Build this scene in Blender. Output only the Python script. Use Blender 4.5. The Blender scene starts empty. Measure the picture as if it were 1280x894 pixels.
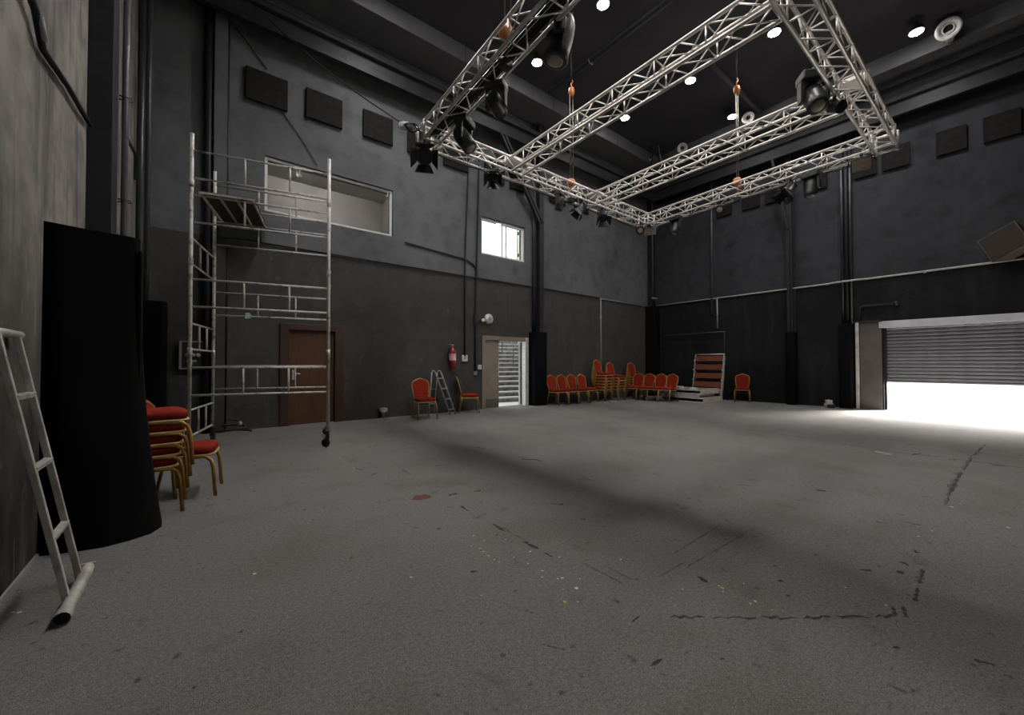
import bpy, bmesh, math, random
from mathutils import Vector, Matrix, Euler
random.seed(7)
sc = bpy.context.scene
COL = sc.collection
PI = math.pi
R = math.radians

# ------------------------------------------------------------------ camera
F_PX, CX, CY = 500.0, 640.0, 447.0
PITCH, ROLL, YAW, CAM_H = R(.9), R(-.05), R(38.45), 1.25
fw = Vector((math.sin(YAW)*math.cos(PITCH), math.cos(YAW)*math.cos(PITCH), math.sin(PITCH)))
r0 = Vector((math.cos(YAW), -math.sin(YAW), 0)); u0 = r0.cross(fw)
rt = r0*math.cos(ROLL) + u0*math.sin(ROLL)
up = u0*math.cos(ROLL) - r0*math.sin(ROLL)
CAM = Vector((0, 0, CAM_H))
cd = bpy.data.cameras.new('camera'); co = bpy.data.objects.new('camera', cd); COL.objects.link(co)
cd.sensor_fit = 'HORIZONTAL'; cd.sensor_width = 36; cd.lens = F_PX/1280*36; cd.clip_start = .02
m = Matrix((rt, up, -fw)).transposed().to_4x4(); m.translation = CAM; co.matrix_world = m
sc.camera = co
def ray(x, y): return rt*((x-CX)/F_PX) - up*((y-CY)/F_PX) + fw
def fl(x, y, z=0.):
    d = ray(x, y); t = (z-CAM_H)/d.z; return CAM + d*t
YA, XB, XC, YD, ZC = 9.15, 14.45, -.79, -3.2, 9.0     # wall planes, ceiling

# ------------------------------------------------------------------ world, sun, exposure
w = bpy.data.worlds.new('sky'); sc.world = w; w.use_nodes = True
bg = w.node_tree.nodes['Background']; bg.inputs[0].default_value = (.93, .97, 1, 1); bg.inputs[1].default_value = 2.6
sd = bpy.data.lights.new('sun', 'SUN'); so = bpy.data.objects.new('sun', sd); COL.objects.link(so)
sd.energy = 165; sd.angle = R(34); sd.color = (1, .96, .9)
so.rotation_euler = Vector((-.80, .38, -.36)).to_track_quat('-Z', 'Y').to_euler()
so.location = (40, -4, 18)
LAMP_W, LAMP_L = 168.0, 130.0          # spot power and lens emission of a ceiling lamp
vs = sc.view_settings
vs.view_transform = 'Standard'; vs.look = 'None'; vs.gamma = 1; vs.exposure = 0; vs.use_curve_mapping = False

# ------------------------------------------------------------------ helpers
def nd(t, typ, **k):
    n = t.nodes.new(typ)
    for a, b in k.items(): setattr(n, a, b)
    return n
def mat(name, col, rough=.6, metal=0., col2=None, scale=4., detail=6., lo=.4, hi=.65, bump=0., bscale=60., fine=0., fscale=120., emit=0., stretch=(1, 1, 1), spec=.5):
    m = bpy.data.materials.new(name); m.use_nodes = True; t = m.node_tree; b = t.nodes['Principled BSDF']
    b.inputs['Roughness'].default_value = rough; b.inputs['Metallic'].default_value = metal
    b.inputs['Specular IOR Level'].default_value = spec
    tc = nd(t, 'ShaderNodeTexCoord'); mp = nd(t, 'ShaderNodeMapping'); mp.inputs['Scale'].default_value = stretch
    t.links.new(tc.outputs['Object'], mp.inputs['Vector'])
    c2 = col2 or tuple(c*.82 for c in col)
    n = nd(t, 'ShaderNodeTexNoise'); n.inputs['Scale'].default_value = scale; n.inputs['Detail'].default_value = detail
    t.links.new(mp.outputs[0], n.inputs['Vector'])
    rp = nd(t, 'ShaderNodeValToRGB'); rp.color_ramp.elements[0].position = lo; rp.color_ramp.elements[1].position = hi
    rp.color_ramp.elements[0].color = (*col, 1); rp.color_ramp.elements[1].color = (*c2, 1)
    t.links.new(n.outputs['Fac'], rp.inputs[0]); out = rp.outputs[0]
    if fine:
        f = nd(t, 'ShaderNodeTexNoise'); f.inputs['Scale'].default_value = fscale; f.inputs['Detail'].default_value = 3
        t.links.new(tc.outputs['Object'], f.inputs['Vector'])
        mr = nd(t, 'ShaderNodeMapRange'); mr.inputs[1].default_value = .3; mr.inputs[2].default_value = .7; mr.inputs[3].default_value = 1-fine; mr.inputs[4].default_value = 1+fine
        t.links.new(f.outputs['Fac'], mr.inputs[0])
        mx = nd(t, 'ShaderNodeMix', data_type='RGBA', blend_type='MULTIPLY'); mx.inputs[0].default_value = 1
        t.links.new(out, mx.inputs[6]); t.links.new(mr.outputs[0], mx.inputs[7]); out = mx.outputs[2]
    t.links.new(out, b.inputs['Base Color'])
    if bump:
        q = nd(t, 'ShaderNodeTexNoise'); q.inputs['Scale'].default_value = bscale; q.inputs['Detail'].default_value = 4
        t.links.new(tc.outputs['Object'], q.inputs['Vector'])
        bp = nd(t, 'ShaderNodeBump'); bp.inputs['Strength'].default_value = bump; bp.inputs['Distance'].default_value = .01
        t.links.new(q.outputs['Fac'], bp.inputs['Height']); t.links.new(bp.outputs[0], b.inputs['Normal'])
    if emit:
        b.inputs['Emission Color'].default_value = (*col, 1); b.inputs['Emission Strength'].default_value = emit
    return m

class MB:
    def __init__(s): s.v = []; s.f = []; s.sm = []
    def add(s, vs_, fs, smooth=False):
        o = len(s.v); s.v += [tuple(p) for p in vs_]; s.f += [[i+o for i in f] for f in fs]; s.sm += [smooth]*len(fs); return s
    def box(s, a, b, M=None):
        p = [Vector((x, y, z)) for x in (a[0], b[0]) for y in (a[1], b[1]) for z in (a[2], b[2])]
        if M: p = [M @ q for q in p]
        return s.add(p, [(0, 1, 3, 2), (4, 6, 7, 5), (0, 4, 5, 1), (2, 3, 7, 6), (0, 2, 6, 4), (1, 5, 7, 3)])
    def tube(s, pts, r, n=8, closed=False, rs=None, caps=True, phase=0.):
        pts = [Vector(p) for p in pts]; N = len(pts); vv = []; ff = []
        prev = None
        for i, p in enumerate(pts):
            if closed: d = (pts[(i+1) % N]-pts[i-1])
            else: d = pts[min(i+1, N-1)]-pts[max(i-1, 0)]
            d.normalize()
            if prev is None:
                a = Vector((0, 0, 1)) if abs(d.z) < .9 else Vector((0, 1, 0))
                x = d.cross(a).normalized()
            else:
                x = (prev - d*prev.dot(d)).normalized()
            prev = x; y = d.cross(x); rr = rs[i] if rs else r
            for k in range(n):
                t = 2*PI*k/n + phase; vv.append(p + (x*math.cos(t)+y*math.sin(t))*rr)
        L = N if closed else N-1
        for i in range(L):
            for k in range(n):
                j = (i+1) % N; ff.append((i*n+k, i*n+(k+1) % n, j*n+(k+1) % n, j*n+k))
        s.add(vv, ff, n > 5)
        if caps and not closed:
            o = len(s.v)-len(vv)
            s.f += [[o+k for k in range(n)][::-1], [o+(N-1)*n+k for k in range(n)]]; s.sm += [False, False]
        return s
    def lathe(s, prof, n=20, M=None, smooth=True, cap=True):
        vv = []; ff = []
        for r_, z in prof:
            for k in range(n):
                t = 2*PI*k/n; vv.append(Vector((r_*math.cos(t), r_*math.sin(t), z)))
        for i in range(len(prof)-1):
            for k in range(n): ff.append((i*n+k, i*n+(k+1) % n, (i+1)*n+(k+1) % n, (i+1)*n+k))
        if M: vv = [M @ q for q in vv]
        s.add(vv, ff, smooth)
        if cap:
            o = len(s.v)-len(vv); s.f += [[o+k for k in range(n)][::-1], [o+(len(prof)-1)*n+k for k in range(n)]]; s.sm += [False]*2
        return s
    def prism(s, outline, h0, h1, axis='z', M=None, outline2=None):
        n = len(outline); o2 = outline2 or outline
        def P(a, b, h): return Vector((a, b, h)) if axis == 'z' else (Vector((a, h, b)) if axis == 'y' else Vector((h, a, b)))
        vv = [P(a, b, h0) for a, b in outline]+[P(a, b, h1) for a, b in o2]
        if M: vv = [M @ q for q in vv]
        return s.add(vv, [list(range(n))[::-1], [n+i for i in range(n)]]+[(i, (i+1) % n, n+(i+1) % n, n+i) for i in range(n)])
    def mesh(s, name, m):
        me = bpy.data.meshes.new(name); me.from_pydata(s.v, [], s.f); me.materials.append(m)
        for p, q in zip(me.polygons, s.sm): p.use_smooth = q
        bm = bmesh.new(); bm.from_mesh(me); bmesh.ops.recalc_face_normals(bm, faces=bm.faces); bm.to_mesh(me); bm.free()
        return me
    def build(s, name, m, parent=None, bevel=0., loc=None, rot=None, segs=2):
        return link(name, s.mesh(name, m), parent, bevel, loc, rot, segs)
def link(name, me, parent=None, bevel=0., loc=None, rot=None, segs=2):
    o = bpy.data.objects.new(name, me); COL.objects.link(o)
    if parent: o.parent = parent
    if loc is not None: o.location = loc
    if rot is not None: o.rotation_euler = rot
    if bevel:
        b = o.modifiers.new('bevel', 'BEVEL'); b.width = bevel; b.segments = segs; b.limit_method = 'ANGLE'; b.angle_limit = R(40)
    return o
def tag(o, label=None, cat=None, group=None, kind=None):
    if label: o['label'] = label
    if cat: o['category'] = cat
    if group: o['group'] = group
    if kind: o['kind'] = kind
    return o
def empty(name, loc, rz=0., label=None, cat=None, group=None, rot=None, kind=None):
    o = bpy.data.objects.new(name, None); COL.objects.link(o); o.location = loc; o.rotation_euler = rot or (0, 0, rz); o.empty_display_size = .1
    return tag(o, label, cat, group, kind)
def copy_tree(o, parent=None):
    c = o.copy(); COL.objects.link(c)
    if parent: c.parent = parent
    for ch in list(o.children): copy_tree(ch, c)
    return c
def arc(cx, cy, r_, a0, a1, n): return [(cx+r_*math.cos(R(a0+(a1-a0)*i/n)), cy+r_*math.sin(R(a0+(a1-a0)*i/n))) for i in range(n+1)]
def bez(p0, p1, p2, n=10):
    p0, p1, p2 = Vector(p0), Vector(p1), Vector(p2)
    return [p0*(1-t)**2+p1*2*t*(1-t)+p2*t*t for t in [i/n for i in range(n+1)]]

# ------------------------------------------------------------------ materials
def wall_mat(name, upper, lower, split, scuff, drips=None):
    m = mat(name, upper, .8, bump=.25, bscale=22, spec=.12); t = m.node_tree; b = t.nodes['Principled BSDF']
    tc = nd(t, 'ShaderNodeTexCoord'); sp = nd(t, 'ShaderNodeSeparateXYZ'); t.links.new(tc.outputs['Object'], sp.inputs[0])
    def noise(scale, lo, hi, detail=5, vec=None):
        n = nd(t, 'ShaderNodeTexNoise'); n.inputs['Scale'].default_value = scale; n.inputs['Detail'].default_value = detail
        t.links.new(vec or tc.outputs['Object'], n.inputs['Vector'])
        r = nd(t, 'ShaderNodeMapRange'); r.inputs[1].default_value = lo; r.inputs[2].default_value = hi; t.links.new(n.outputs['Fac'], r.inputs[0]); return r.outputs[0]
    def mix(f, a, c, typ='MIX'):
        x = nd(t, 'ShaderNodeMix', data_type='RGBA', blend_type=typ)
        if isinstance(f, float): x.inputs[0].default_value = f
        else: t.links.new(f, x.inputs[0])
        for i, q in ((6, a), (7, c)):
            if isinstance(q, tuple): x.inputs[i].default_value = (*q, 1)
            else: t.links.new(q, x.inputs[i])
        return x.outputs[2]
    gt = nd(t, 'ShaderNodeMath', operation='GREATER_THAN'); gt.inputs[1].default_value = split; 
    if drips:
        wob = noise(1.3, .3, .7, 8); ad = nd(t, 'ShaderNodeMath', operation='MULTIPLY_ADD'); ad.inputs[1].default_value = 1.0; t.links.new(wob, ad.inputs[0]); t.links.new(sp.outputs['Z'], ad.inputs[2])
        gt = nd(t, 'ShaderNodeMapRange', interpolation_type='SMOOTHSTEP'); gt.inputs[1].default_value = split; gt.inputs[2].default_value = split+1.3; t.links.new(ad.outputs[0], gt.inputs[0])   # dark lower paint blended up smoothly, with light falloff painted in
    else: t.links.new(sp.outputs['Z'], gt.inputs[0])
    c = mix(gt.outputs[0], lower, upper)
    c = mix(noise(.55, .45, .7), c, mix(.6, c, tuple(x*.55 for x in upper)))           # roller patches in the paint
    mp = nd(t, 'ShaderNodeMapping'); mp.inputs['Scale'].default_value = (3, 3, .35); t.links.new(tc.outputs['Object'], mp.inputs[0])
    c = mix(noise(1.6, .52, .75, 4, mp.outputs[0]), c, mix(.45 if drips else .14, c, scuff))               # vertical runs
    c = mix(noise(3.2, .45, .75, 8), c, mix(.35, c, tuple(x*.5 for x in lower)))          # mottling
    c = mix(noise(1.1, .6, .72, 5), c, mix(.32, c, tuple(x*.3 for x in lower)))
    if drips:
        c = mix(noise(2.2, .5, .68, 8, mp.outputs[0]), c, mix(.75, c, drips))
        c = mix(noise(5.5, .45, .7, 10), c, mix(.5, c, drips))
        mp2 = nd(t, 'ShaderNodeMapping'); mp2.inputs['Scale'].default_value = (6, 6, .9); mp2.inputs['Location'].default_value = (3, 1, 7); t.links.new(tc.outputs['Object'], mp2.inputs[0])
        c = mix(noise(2.5, .66, .72, 8, mp2.outputs[0]), c, mix(.5, c, scuff))           # pale scratches
    c = mix(noise(9, .62, .8, 6), c, mix(.35, c, scuff))
    t.links.new(c, b.inputs['Base Color']); return m
M = {}
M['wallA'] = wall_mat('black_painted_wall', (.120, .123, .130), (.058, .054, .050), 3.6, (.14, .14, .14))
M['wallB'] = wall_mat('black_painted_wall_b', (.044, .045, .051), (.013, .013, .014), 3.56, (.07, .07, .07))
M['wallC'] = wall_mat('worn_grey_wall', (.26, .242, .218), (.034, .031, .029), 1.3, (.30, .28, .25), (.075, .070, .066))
M['ceil'] = mat('black_ceiling', (.040, .038, .043), .8, col2=(.052, .050, .056), scale=.8)
M['fascia'] = mat('grey_bulkhead', (.13, .13, .138), .75, col2=(.10, .10, .107), scale=2)
M['steelblk'] = mat('black_painted_steel', (.020, .020, .023), .55, col2=(.028, .028, .031), scale=6, spec=.25)
M['pipeblk'] = mat('black_pipe', (.028, .028, .031), .35, col2=(.04, .04, .043), scale=8)
M['pipegry'] = mat('dark_grey_pipe', (.075, .075, .08), .35, col2=(.055, .055, .06), scale=8)
M['pad'] = mat('black_pad_vinyl', (.0035, .0034, .0035), .85, col2=(.005, .0048, .0048), scale=3, bump=.2, bscale=8, spec=.08)
M['panel'] = mat('acoustic_foam_board', (.020, .0185, .0175), .95, col2=(.014, .013, .0125), scale=9, bump=.4, bscale=180, spec=.1)
M['white'] = mat('white_paint', (.62, .62, .60), .45, col2=(.5, .5, .48), scale=12)
M['condw'] = mat('white_conduit', (.42, .41, .39), .45, col2=(.33, .32, .30), scale=9)
M['post'] = mat('white_post', (.55, .53, .49), .5, col2=(.40, .38, .35), scale=5)
M['lintel'] = mat('pale_shutter_guide', (.55, .55, .58), .45, col2=(.47, .47, .5), scale=5)
M['slat'] = mat('grey_shutter_slat', (.15, .15, .168), .5, .2, col2=(.125, .125, .14), scale=5)
M['wood'] = mat('brown_door_veneer', (.085, .034, .014), .5, col2=(.058, .022, .009), scale=3, stretch=(9, 9, .8), lo=.35, hi=.7)
M['woodf'] = mat('dark_brown_door_casing', (.046, .021, .012), .5, col2=(.034, .015, .009), scale=3, stretch=(9, 9, .8))
M['beige'] = mat('beige_door_paint', (.20, .16, .125), .5, col2=(.17, .135, .105), scale=3)
M['kick'] = mat('steel_kick_plate', (.13, .12, .11), .45, .6)
M['alu'] = mat('pale_metal', (.62, .60, .58), .42, .35, col2=(.45, .42, .40), scale=7)
M['scaf'] = mat('chipped_white_scaffold', (.50, .48, .45), .5, .1, col2=(.16, .085, .045), scale=11, lo=.52, hi=.72)
M['trussm'] = mat('brushed_aluminium', (.74, .69, .65), .4, .3, col2=(.60, .555, .52), scale=6)
M['ladder'] = mat('dusty_aluminium', (.54, .515, .47), .5, .2, col2=(.34, .315, .275), scale=9)
M['ladder2'] = mat('grey_aluminium', (.30, .30, .29), .5, .3, col2=(.20, .20, .19), scale=9)
M['rubber'] = mat('black_rubber', (.012, .012, .012), .75)
M['ply'] = mat('brown_deck_ply', (.055, .036, .025), .8, col2=(.032, .022, .017), scale=5)
M['red'] = mat('red_upholstery', (.235, .021, .009), .9, col2=(.175, .015, .007), spec=.15, scale=18, bump=.3, bscale=250, fine=.2, fscale=220)
M['gold'] = mat('gold_painted_tube', (.42, .235, .05), .38, .3, col2=(.30, .155, .035), scale=9)
M['piping'] = mat('pale_gold_trim', (.42, .29, .13), .5, .1)
M['exred'] = mat('extinguisher_red', (.24, .010, .010), .3)
M['label'] = mat('printed_label', (.55, .25, .20), .6, col2=(.62, .55, .5), scale=14)
M['brass'] = mat('brass_valve', (.42, .26, .10), .35, .6)
M['fixblk'] = mat('black_fixture', (.016, .016, .017), .42, col2=(.024, .024, .025), scale=10)
M['tan'] = mat('tan_lens', (.34, .27, .21), .3, col2=(.27, .21, .17), scale=12)
M['orange'] = mat('orange_hook', (.55, .17, .03), .45, col2=(.38, .10, .02), scale=14)
M['chain'] = mat('steel_chain', (.2, .18, .15), .4, .6)
M['decktop'] = mat('grey_stage_deck', (.20, .19, .18), .7, col2=(.13, .125, .12), scale=5)
M['cream'] = mat('cream_deck_edge', (.50, .45, .36), .6, col2=(.40, .36, .29), scale=6)
M['tread'] = mat('red_brown_tread', (.165, .042, .015), .6, col2=(.12, .03, .011), scale=4, stretch=(1, 6, 6))
M['concrete'] = mat('outdoor_concrete', (.62, .61, .57), .8, col2=(.52, .51, .47), scale=2, fine=.1)
M['render'] = mat('cream_outdoor_render', (.72, .71, .62), .8, col2=(.66, .65, .57), scale=2)
M['step'] = mat('white_stair_tile', (.70, .69, .66), .5, col2=(.6, .59, .56), scale=6)
M['riser'] = mat('grey_stair_riser', (.26, .25, .24), .6, col2=(.14, .13, .13), scale=6)
M['green'] = mat('grey_green_wall', (.24, .27, .20), .8, col2=(.19, .22, .16), scale=5)
M['railing'] = mat('blue_grey_railing', (.10, .12, .15), .4, .3)
M['boothwall'] = mat('pale_booth_wall', (.42, .41, .395), .8, col2=(.37, .36, .345), scale=2)
M['boothdado'] = mat('cream_booth_wall', (.52, .505, .475), .8, col2=(.46, .445, .42), scale=2)
M['frame'] = mat('white_window_frame', (.60, .60, .58), .4, col2=(.5, .5, .48), scale=6)
M['bag'] = mat('crumpled_paper', (.5, .46, .40), .8, col2=(.3, .27, .23), scale=20)
M['teal'] = mat('pale_teal_cloth', (.35, .48, .46), .8)
M['spk'] = mat('dark_brown_speaker', (.07, .048, .036), .7, col2=(.05, .035, .027), scale=8)
M['grille'] = mat('brown_speaker_cloth', (.030, .020, .015), .85, col2=(.022, .015, .011), scale=14)
M['scuffd'] = mat('dark_scuff', (.03, .028, .026), .9)
M['scuffm'] = mat('faded_scuff', (.088, .080, .072), .9)
M['flekw'] = mat('white_paint_fleck', (.6, .6, .57), .7)
M['fleky'] = mat('yellow_paint_fleck', (.42, .40, .045), .7)
M['fleko'] = mat('ochre_tape', (.22, .18, .06), .8)
M['stain'] = mat('rust_red_stain', (.15, .030, .014), .9, col2=(.09, .05, .038), scale=40)
M['lens'] = mat('lit_lamp_lens', (1, .97, .93), .5, emit=LAMP_L)
M['fade'] = mat('grey_plastic', (.30, .30, .30), .5)
def glass(name, tint, fac):
    m = bpy.data.materials.new(name); m.use_nodes = True; t = m.node_tree; t.nodes.clear()
    o = nd(t, 'ShaderNodeOutputMaterial'); a = nd(t, 'ShaderNodeBsdfTransparent'); a.inputs[0].default_value = (*tint, 1)
    g = nd(t, 'ShaderNodeBsdfGlossy'); g.inputs['Roughness'].default_value = .03
    x = nd(t, 'ShaderNodeMixShader'); x.inputs[0].default_value = fac
    t.links.new(a.outputs[0], x.inputs[1]); t.links.new(g.outputs[0], x.inputs[2]); t.links.new(x.outputs[0], o.inputs[0]); return m
M['glass'] = glass('window_glass', (.92, .94, .93), .06)
M['glass2'] = glass('booth_glass', (.82, .81, .81), .002)

def floor_mat():
    m = mat('worn_grey_carpet', (.16, .155, .15), .92, bump=.5, bscale=260, spec=.25); t = m.node_tree; b = t.nodes['Principled BSDF']
    tc = nd(t, 'ShaderNodeTexCoord')
    def noise(scale, lo, hi, detail=5, st=None, off=(0, 0, 0)):
        mp = nd(t, 'ShaderNodeMapping'); mp.inputs['Location'].default_value = off
        if st: mp.inputs['Scale'].default_value = st
        t.links.new(tc.outputs['Object'], mp.inputs[0])
        n = nd(t, 'ShaderNodeTexNoise'); n.inputs['Scale'].default_value = scale; n.inputs['Detail'].default_value = detail
        t.links.new(mp.outputs[0], n.inputs['Vector'])
        r = nd(t, 'ShaderNodeMapRange'); r.inputs[1].default_value = lo; r.inputs[2].default_value = hi; t.links.new(n.outputs['Fac'], r.inputs[0]); return r.outputs[0]
    def mix(f, a, c):
        x = nd(t, 'ShaderNodeMix', data_type='RGBA'); t.links.new(f, x.inputs[0])
        for i, q in ((6, a), (7, c)):
            if isinstance(q, tuple): x.inputs[i].default_value = (*q, 1)
            else: t.links.new(q, x.inputs[i])
        return x.outputs[2]
    c = mix(noise(.5, .35, .65, 4), (.170, .164, .156), (.150, .144, .136))
    c = mix(noise(1.3, .5, .75, 6, None, (5, 2, 0)), c, (.128, .119, .109))
    c = mix(noise(.7, .55, .7, 3, (1, .35, 1), (1, 9, 0)), c, (.138, .131, .122))        # trodden lanes
    c = mix(noise(3.5, .62, .75, 8), c, (.118, .111, .103))
    c = mix(noise(14, .66, .74, 3), c, (.07, .064, .058))
    def mul(c, scale, amt, lo=.3, hi=.7):
        f = noise(scale, lo, hi, 2)
        mr = nd(t, 'ShaderNodeMapRange'); mr.inputs[3].default_value = 1-amt; mr.inputs[4].default_value = 1+amt; t.links.new(f, mr.inputs[0])
        x = nd(t, 'ShaderNodeMix', data_type='RGBA', blend_type='MULTIPLY'); x.inputs[0].default_value = 1
        t.links.new(c, x.inputs[6]); t.links.new(mr.outputs[0], x.inputs[7]); return x.outputs[2]
    c = mul(c, 170, .38); c = mul(c, 55, .18)
    t.links.new(c, b.inputs['Base Color']); return m
M['floor'] = floor_mat()

# ------------------------------------------------------------------ the setting
def struct(o, label=None, cat=None): return tag(o, label, cat, kind='structure')
floor = struct(MB().box((XC-.3, YD-.3, -.2), (XB+.3, YA+.3, 0)).build('floor', M['floor']), 'worn grey carpet floor with scuffs, tears and paint flecks', 'floor')
struct(MB().box((XC-.3, YD-.3, ZC), (XB+.3, YA+.3, ZC+.2)).build('ceiling', M['ceil']), 'black painted ceiling above the lighting truss', 'ceiling')
def wall_cells(us, zs, holes, fn):
    mb = MB()
    us = sorted(set(us+[h[0] for h in holes]+[h[1] for h in holes])); zs = sorted(set(zs+[h[2] for h in holes]+[h[3] for h in holes]))
    for i in range(len(us)-1):
        for j in range(len(zs)-1):
            cu, cz = (us[i]+us[i+1])/2, (zs[j]+zs[j+1])/2
            if any(h[0] < cu < h[1] and h[2] < cz < h[3] for h in holes): continue
            mb.box(*fn(us[i], us[i+1], zs[j], zs[j+1]))
    return mb
W1 = (1.05, 3.66, 4.27, 5.37); W2 = (6.19, 7.78, 4.30, 5.35); D1 = (1.36, 2.54, 0, 2.06); D2 = (6.22, 7.86, 0, 2.02)
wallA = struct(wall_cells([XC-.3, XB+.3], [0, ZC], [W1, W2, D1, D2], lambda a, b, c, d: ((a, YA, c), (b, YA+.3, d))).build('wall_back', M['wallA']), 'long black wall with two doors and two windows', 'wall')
SH = (-2.2, 2.2, 0, 2.3)
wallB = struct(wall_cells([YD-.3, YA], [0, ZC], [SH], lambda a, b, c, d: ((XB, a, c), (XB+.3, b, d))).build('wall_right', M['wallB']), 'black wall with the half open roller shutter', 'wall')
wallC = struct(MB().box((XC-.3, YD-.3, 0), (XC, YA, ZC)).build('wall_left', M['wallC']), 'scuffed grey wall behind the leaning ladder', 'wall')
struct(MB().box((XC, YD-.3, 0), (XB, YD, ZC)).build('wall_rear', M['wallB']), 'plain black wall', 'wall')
struct(MB().box((XC, YD, 0), (XC+.012, 3.95, .025)).build('baseboard_left', M['fade']), 'thin pale strip along the foot of the scuffed grey wall', 'baseboard')
# bulkhead band below the ceiling and runway ledge below it
bk = struct(empty('trim_1', (0, 0, 0)), 'grey bulkhead band running round below the ceiling', 'bulkhead')
d = .9
MB().box((XC, YA-d, 8.6), (XB-d, YA, ZC)).build('bulkhead', M['fascia'], bk)
MB().box((XB-d, YD, 8.6), (XB, YA, ZC)).build('bulkhead', M['fascia'], bk)
for x in (2.2, 5.1, 8.1, 11.1):
    MB().box((x-.006, YA-d-.004, 8.6), (x+.006, YA-d, ZC)).build('joint_strip', M['steelblk'], bk)
lg = struct(empty('trim_2', (0, 0, 0)), 'black steel runway ledge with a shiny rounded lip', 'ledge')
d = .4
for (a, b) in (((XC, YA-d, 7.62), (XB-d, YA-d+.12, 7.95)), ((XB-d, YD, 7.62), (XB-d+.12, YA-d+.12, 7.95))):
    MB().box(a, b).build('ledge_beam', M['steelblk'], lg)
M['lip'] = mat('glossy_grey_lip', (.055, .055, .058), .28, .3, col2=(.045, .045, .048), scale=4)
lipprof = [(0, 7.95), (.09, 7.96), (.11, 8.01), (.09, 8.06), (.03, 8.12), (-.10, 8.14), (-.10, 7.95)]
mb = MB().prism([(YA-d-q, z) for q, z in lipprof], XC, XB-d, 'x'); mb.build('ledge_lip', M['lip'], lg)
mb = MB().prism([(XB-d-q, z) for q, z in lipprof], YD, YA-d, 'y'); mb.build('ledge_lip', M['lip'], lg)
for x in (.3, 8.3, 12.2): MB().box((x-.04, YA-d+.1, 7.68), (x+.04, YA, 7.85)).build('ledge_bracket', M['steelblk'], lg)
for y in (-1.5, 4.3, 7.): MB().box((XB-d+.1, y-.04, 7.68), (XB, y+.04, 7.85)).build('ledge_bracket', M['steelblk'], lg)

# door 1: brown veneer door
dr = struct(empty('door_1', (0, 0, 0)), 'closed brown veneer door behind the scaffold tower', 'door')
MB().box((1.335, YA-.03, 0), (1.50, YA+.12, 2.07)).build('door_casing', M['woodf'], dr, .006)
MB().box((2.375, YA-.03, 0), (2.555, YA+.12, 2.07)).build('door_casing', M['woodf'], dr, .006)
MB().box((1.50, YA-.03, 1.95), (2.375, YA+.12, 2.07)).build('door_casing', M['woodf'], dr, .006)
lf = MB().box((1.50, YA+.045, .01), (2.375, YA+.09, 1.95)).build('door_leaf', M['wood'], dr, .004)
MB().box((1.36, YA+.12, 0), (2.54, YA+.28, 2.06)).build('door_backing', M['woodf'], dr)
h = MB(); h.box((1.565, YA+.035, .93), (1.605, YA+.045, 1.13)); h.tube([(1.585, YA+.04, 1.05), (1.585, YA-.01, 1.05), (1.70, YA-.012, 1.05)], .009, 8); h.build('door_handle', M['alu'], lf)
for z in (.35, .98, 1.6): MB().box((1.51, YA+.043, z), (2.365, YA+.0455, z+.006)).build('door_groove', M['woodf'], lf)

# door 2: beige double door, right leaf open to the daylight
dr = struct(empty('door_2', (0, 0, 0)), 'beige metal double door with one leaf open to daylight', 'door')
MB().box((6.20, YA-.03, 0), (6.31, YA+.14, 2.03)).build('door_casing', M['beige'], dr, .005)
MB().box((6.31, YA-.03, 1.91), (7.76, YA+.14, 2.03)).build('door_casing', M['beige'], dr, .005)
MB().box((7.76, YA-.03, 0), (7.88, YA+.14, 2.03)).build('door_casing', M['white'], dr, .005)
lf = MB().box((6.31, YA+.02, .01), (6.80, YA+.07, 1.91)).build('door_leaf', M['beige'], dr, .004)
MB().box((6.32, YA+.012, .03), (6.79, YA+.02, .27)).build('kick_plate', M['kick'], lf)
MB().box((6.775, YA+.0, .9), (6.79, YA+.02, 1.35)).build('edge_strip', M['white'], lf)
lf = MB().box((-.025, 0, .01), (.025, .75, 1.91)).build('door_leaf', M['white'], dr, .004, loc=(7.80, YA+.32, 0), rot=(0, 0, R(-62)))
MB().tube([(-.02, .1, .95), (-.09, .1, .95), (-.09, .6, .95), (-.02, .6, .95)], .012, 8).build('push_bar', M['railing'], lf)

# windows
def window(name, W, label, sash, gm):
    a, b, c, d_ = W
    wn = struct(empty(name, (0, 0, 0)), label, 'window')
    t = .055
    for p, q in (((a, c), (a+t, d_)), ((b-t, c), (b, d_)), ((a+t, c), (b-t, c+t)), ((a+t, d_-t), (b-t, d_))):
        MB().box((p[0], YA+.05, p[1]), (q[0], YA+.13, q[1])).build('window_frame', M['frame'], wn, .004)
    return wn
wn = window('window_1', W1, 'long white-framed booth window high behind the scaffold tower', 0, None)
MB().box((W1[0]+.055, YA+.085, W1[2]+.055), (W1[1]-.055, YA+.091, W1[3]-.055)).build('pane', M['glass2'], wn)
wn = window('window_2', W2, 'small bright sliding window above the open door', 0, None)
MB().box((6.245, YA+.07, 4.355), (6.97, YA+.076, 5.295)).build('pane', M['glass'], wn)
MB().box((7.00, YA+.10, 4.355), (7.725, YA+.106, 5.295)).build('pane', M['glass'], wn)
MB().box((6.93, YA+.055, 4.35), (6.97, YA+.085, 5.3)).build('sash_stile', M['frame'], wn)
MB().box((7.10, YA+.085, 4.35), (7.14, YA+.115, 5.3)).build('sash_stile', M['frame'], wn)
MB().box((7.55, YA+.085, 4.35), (7.572, YA+.115, 5.3)).build('sash_stile', M['fade'], wn)
for z in (4.45, 5.1): MB().box((7.545, YA+.06, z), (7.58, YA+.09, z+.1)).build('sash_latch', M['rubber'], wn)

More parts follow.
